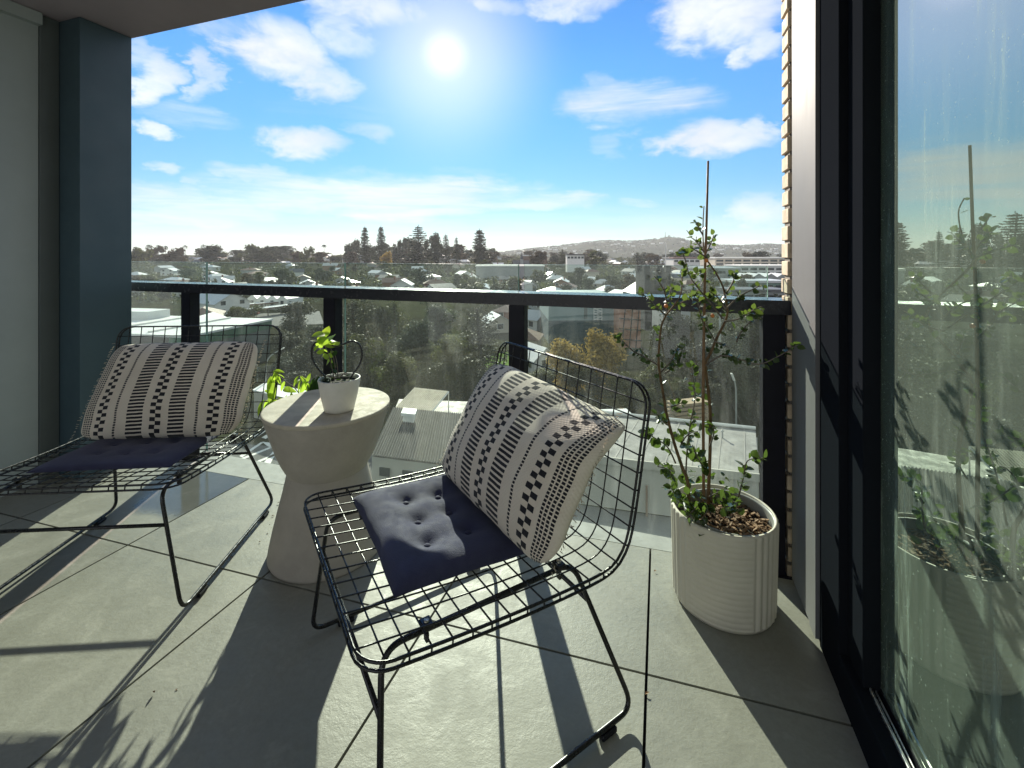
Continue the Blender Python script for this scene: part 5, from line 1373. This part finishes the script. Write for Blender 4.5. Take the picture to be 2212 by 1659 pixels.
# two long carports and some cars in the car park
for k, (x0, x1, y, d) in enumerate(((500, 612, 670, 150), (548, 640, 676, 140))):
    a, b = DP(x0, y + 6, d), DP(x1, y - 4, d + 14); v = b - a; e = bld('carport', ('longer', 'shorter')[k] + ' open carport roof in the car park beyond the warehouse', (a.x, a.y, -19), math.atan2(v.y, v.x), 'carport')
    L_ = v.xy.length; pbox(e, 'roof', ROOF['silver'], (0, L_, 0, 4, 2.6, 2.8)); pbox(e, 'fascia', ROOF['brown'], (0, L_, -.12, -.01, 2.35, 2.8))
    for i in range(4): pbox(e, 'post', M['blackmetal'], (L_ * (i + .1) / 3.3, L_ * (i + .1) / 3.3 + .2, .4, .6, -.5, 2.59))
CARM = [mat('white car paint', (.7, .7, .7), .25, .03, 2), mat('silver car paint', (.35, .36, .38), .25, .03, 2, metal=.5), mat('red car paint', (.28, .03, .025), .25, .05, 2), mat('dark car paint', (.03, .035, .045), .25, .05, 2)]
def car(x, y, rot, ci, label):
    p = GZ(x, y, GZl + .03); e = empty('parked_car', p, rot, label, 'car', 'cars parked below')
    bm = bmesh.new(); box(bm, -2.1, 2.1, -.85, .85, .3, .85); bevel(bm, .14, 2); obj('body', bm, CARM[ci], e)
    bm = bmesh.new(); hexa(bm, [(-1.5, -.78, .84), (1.1, -.78, .84), (1.1, .78, .84), (-1.5, .78, .84), (-1.1, -.62, 1.42), (.5, -.62, 1.42), (.5, .62, 1.42), (-1.1, .62, 1.42)]); obj('cabin', bm, M['winglass'], e)
    bm = bmesh.new(); box(bm, -1.08, .48, -.6, .6, 1.421, 1.46); obj('roof_panel', bm, CARM[ci], e)
    for sx in (-1.3, 1.3):
        for sy in (-.86, .86):
            bm = bmesh.new(); tube(bm, [(sx, sy - .1, .32), (sx, sy + .1, .32)], .32, 12); obj('wheel', bm, M['blackmetal'], e)
car(470, 688, .4, 0, 'white car parked nearest the warehouse roof'); car(492, 682, .4, 1, 'silver car parked behind the white one'); car(545, 680, .2, 2, 'red car parked by the carport'); car(455, 681, .4, 3, 'dark car parked at the edge of the car park')
car(1502, 838, .2, 1, 'silver car parked under the trees behind the shrub')

# undergrowth and garden shrubs that cover the slope between houses
for cl_, sd in (('olive', 3), ('dark', 5), ('grey green', 8)):
    bm = bmesh.new(); r = random.Random(sd)
    for _ in range(900):
        x = r.uniform(285, 1720); y = 556 + 92 * r.random() ** 1.35; d = min(20.05 * F / max(6, y - YH), 980) * r.uniform(.9, 1.05); X = (x - CX) / F * d
        if d < 150 or mnoise.noise(Vector((X / 40, d / 40, sd))) < -.22: continue
        s = r.uniform(1.1, 2.6) * (1 + d / 600)
        for k in range(11):
            q = rv(r, 1).normalized(); quad(bm, Vector((X + q.x * s * 1.3, d + q.y * s, terr(X, d) + abs(q.z) * s)), q + rv(r, .5), s * .42, .7, r)
    tag(obj('undergrowth', bm, FOL[cl_]), {'olive': 'olive', 'dark': 'dark', 'grey green': 'grey green'}[cl_] + ' garden shrubs and undergrowth covering the slope', 'undergrowth', kind='stuff')
# far woods on the hill read as one mass
bm = bmesh.new(); r = random.Random(31)
for _ in range(2600):
    x = r.uniform(960, 2250); t = r.random() ** .5; 
    if r.random() < .25: t = r.uniform(.93, 1.0)
    u = (x - CX) / F; d = HD - 900 + 900 * t; X = u * HD * (.8 + .2 * t); z = hillz(x, t)
    if mnoise.noise(Vector((x / 60, t * 5, 7))) < -.30 and t < .93: continue
    if 1415 < x < 1462 and t > .8: continue
    s = r.uniform(5, 11)
    for k in range(9):
        q = rv(r, 1).normalized(); quad(bm, Vector((X, d, z + s * .45)) + Vector((q.x * s * 1.1, q.y * s, abs(q.z) * s * .55)), q + rv(r, .5), s * .55, .7, r)
wd = obj('distant_woodland', bm, FOL['dark']); tag(wd, 'scattered woodland covering the far hill', 'woodland', kind='stuff')
bm = bmesh.new()
for _ in range(80):
    x = r.uniform(1060, 1700); t = r.uniform(.05, .6); u = (x - CX) / F; d = HD - 900 + 900 * t; X = u * HD * (.8 + .2 * t); z = hillz(x, t)
    s = r.uniform(5, 11); box(bm, X - s, X + s, d, d + 8, z - 2, z + r.uniform(5, 8))
tag(obj('distant_housing', bm, WALL['white']), 'pale far-off houses scattered over the hill', 'houses', kind='stuff')

# ------------------------------------------------------------------ labels for the repeats
ORD = 'first second third fourth fifth sixth seventh eighth ninth tenth eleventh twelfth thirteenth fourteenth fifteenth sixteenth seventeenth eighteenth nineteenth twentieth'.split()
def zone(x):
    return 'before post one' if x < 404 else 'between posts one and two' if x < 718 else 'between posts two and three' if x < 1119 else 'between posts three and four' if x < 1662 else 'beyond post four'
def band(d): return 'in the valley' if d < 150 else 'low on slope' if d < 330 else 'high on slope' if d < 520 else 'along skyline'
def number(items, desc):
    G_ = {}
    for it in items: G_.setdefault((desc(it), band(it[-2]), zone(it[-3])), []).append(it)
    for (ds, bn, zn), L in G_.items():
        L.sort(key=lambda t: t[-3])
        for i, it in enumerate(L):
            it[0]['label'] = f'{ds} {bn} {zn}' + (f', {ORD[i]} from left' if len(L) > 1 else '')
for it in TREES:
    if it[-1]: it[0]['label'] = it[-1]
number([t for t in TREES if not t[-1]], lambda t: f'{t[2]} {NOUN[t[1]]}')
for it in HOUSES:
    if it[-1]: it[0]['label'] = it[-1]
number([h for h in HOUSES if not h[-1]], lambda h: f'{h[1]} house, {h[2]} {h[3]} roof,')

# ------------------------------------------------------------------ air
def build_haze():
    bm = bmesh.new(); box(bm, -4600, 4600, -70, 5300, -32, 125)
    m, nt, out = newmat('haze'); v = nt.nodes.new('ShaderNodeVolumePrincipled')
    v.inputs['Color'].default_value = (.86, .90, .95, 1); v.inputs['Density'].default_value = HAZE; v.inputs['Anisotropy'].default_value = .3
    nt.links.new(v.outputs[0], out.inputs['Volume'])
    o = obj('haze', bm, m); tag(o, 'thin pale haze in the air over the suburb', 'haze', kind='stuff')
HAZE = 9e-5
build_haze()
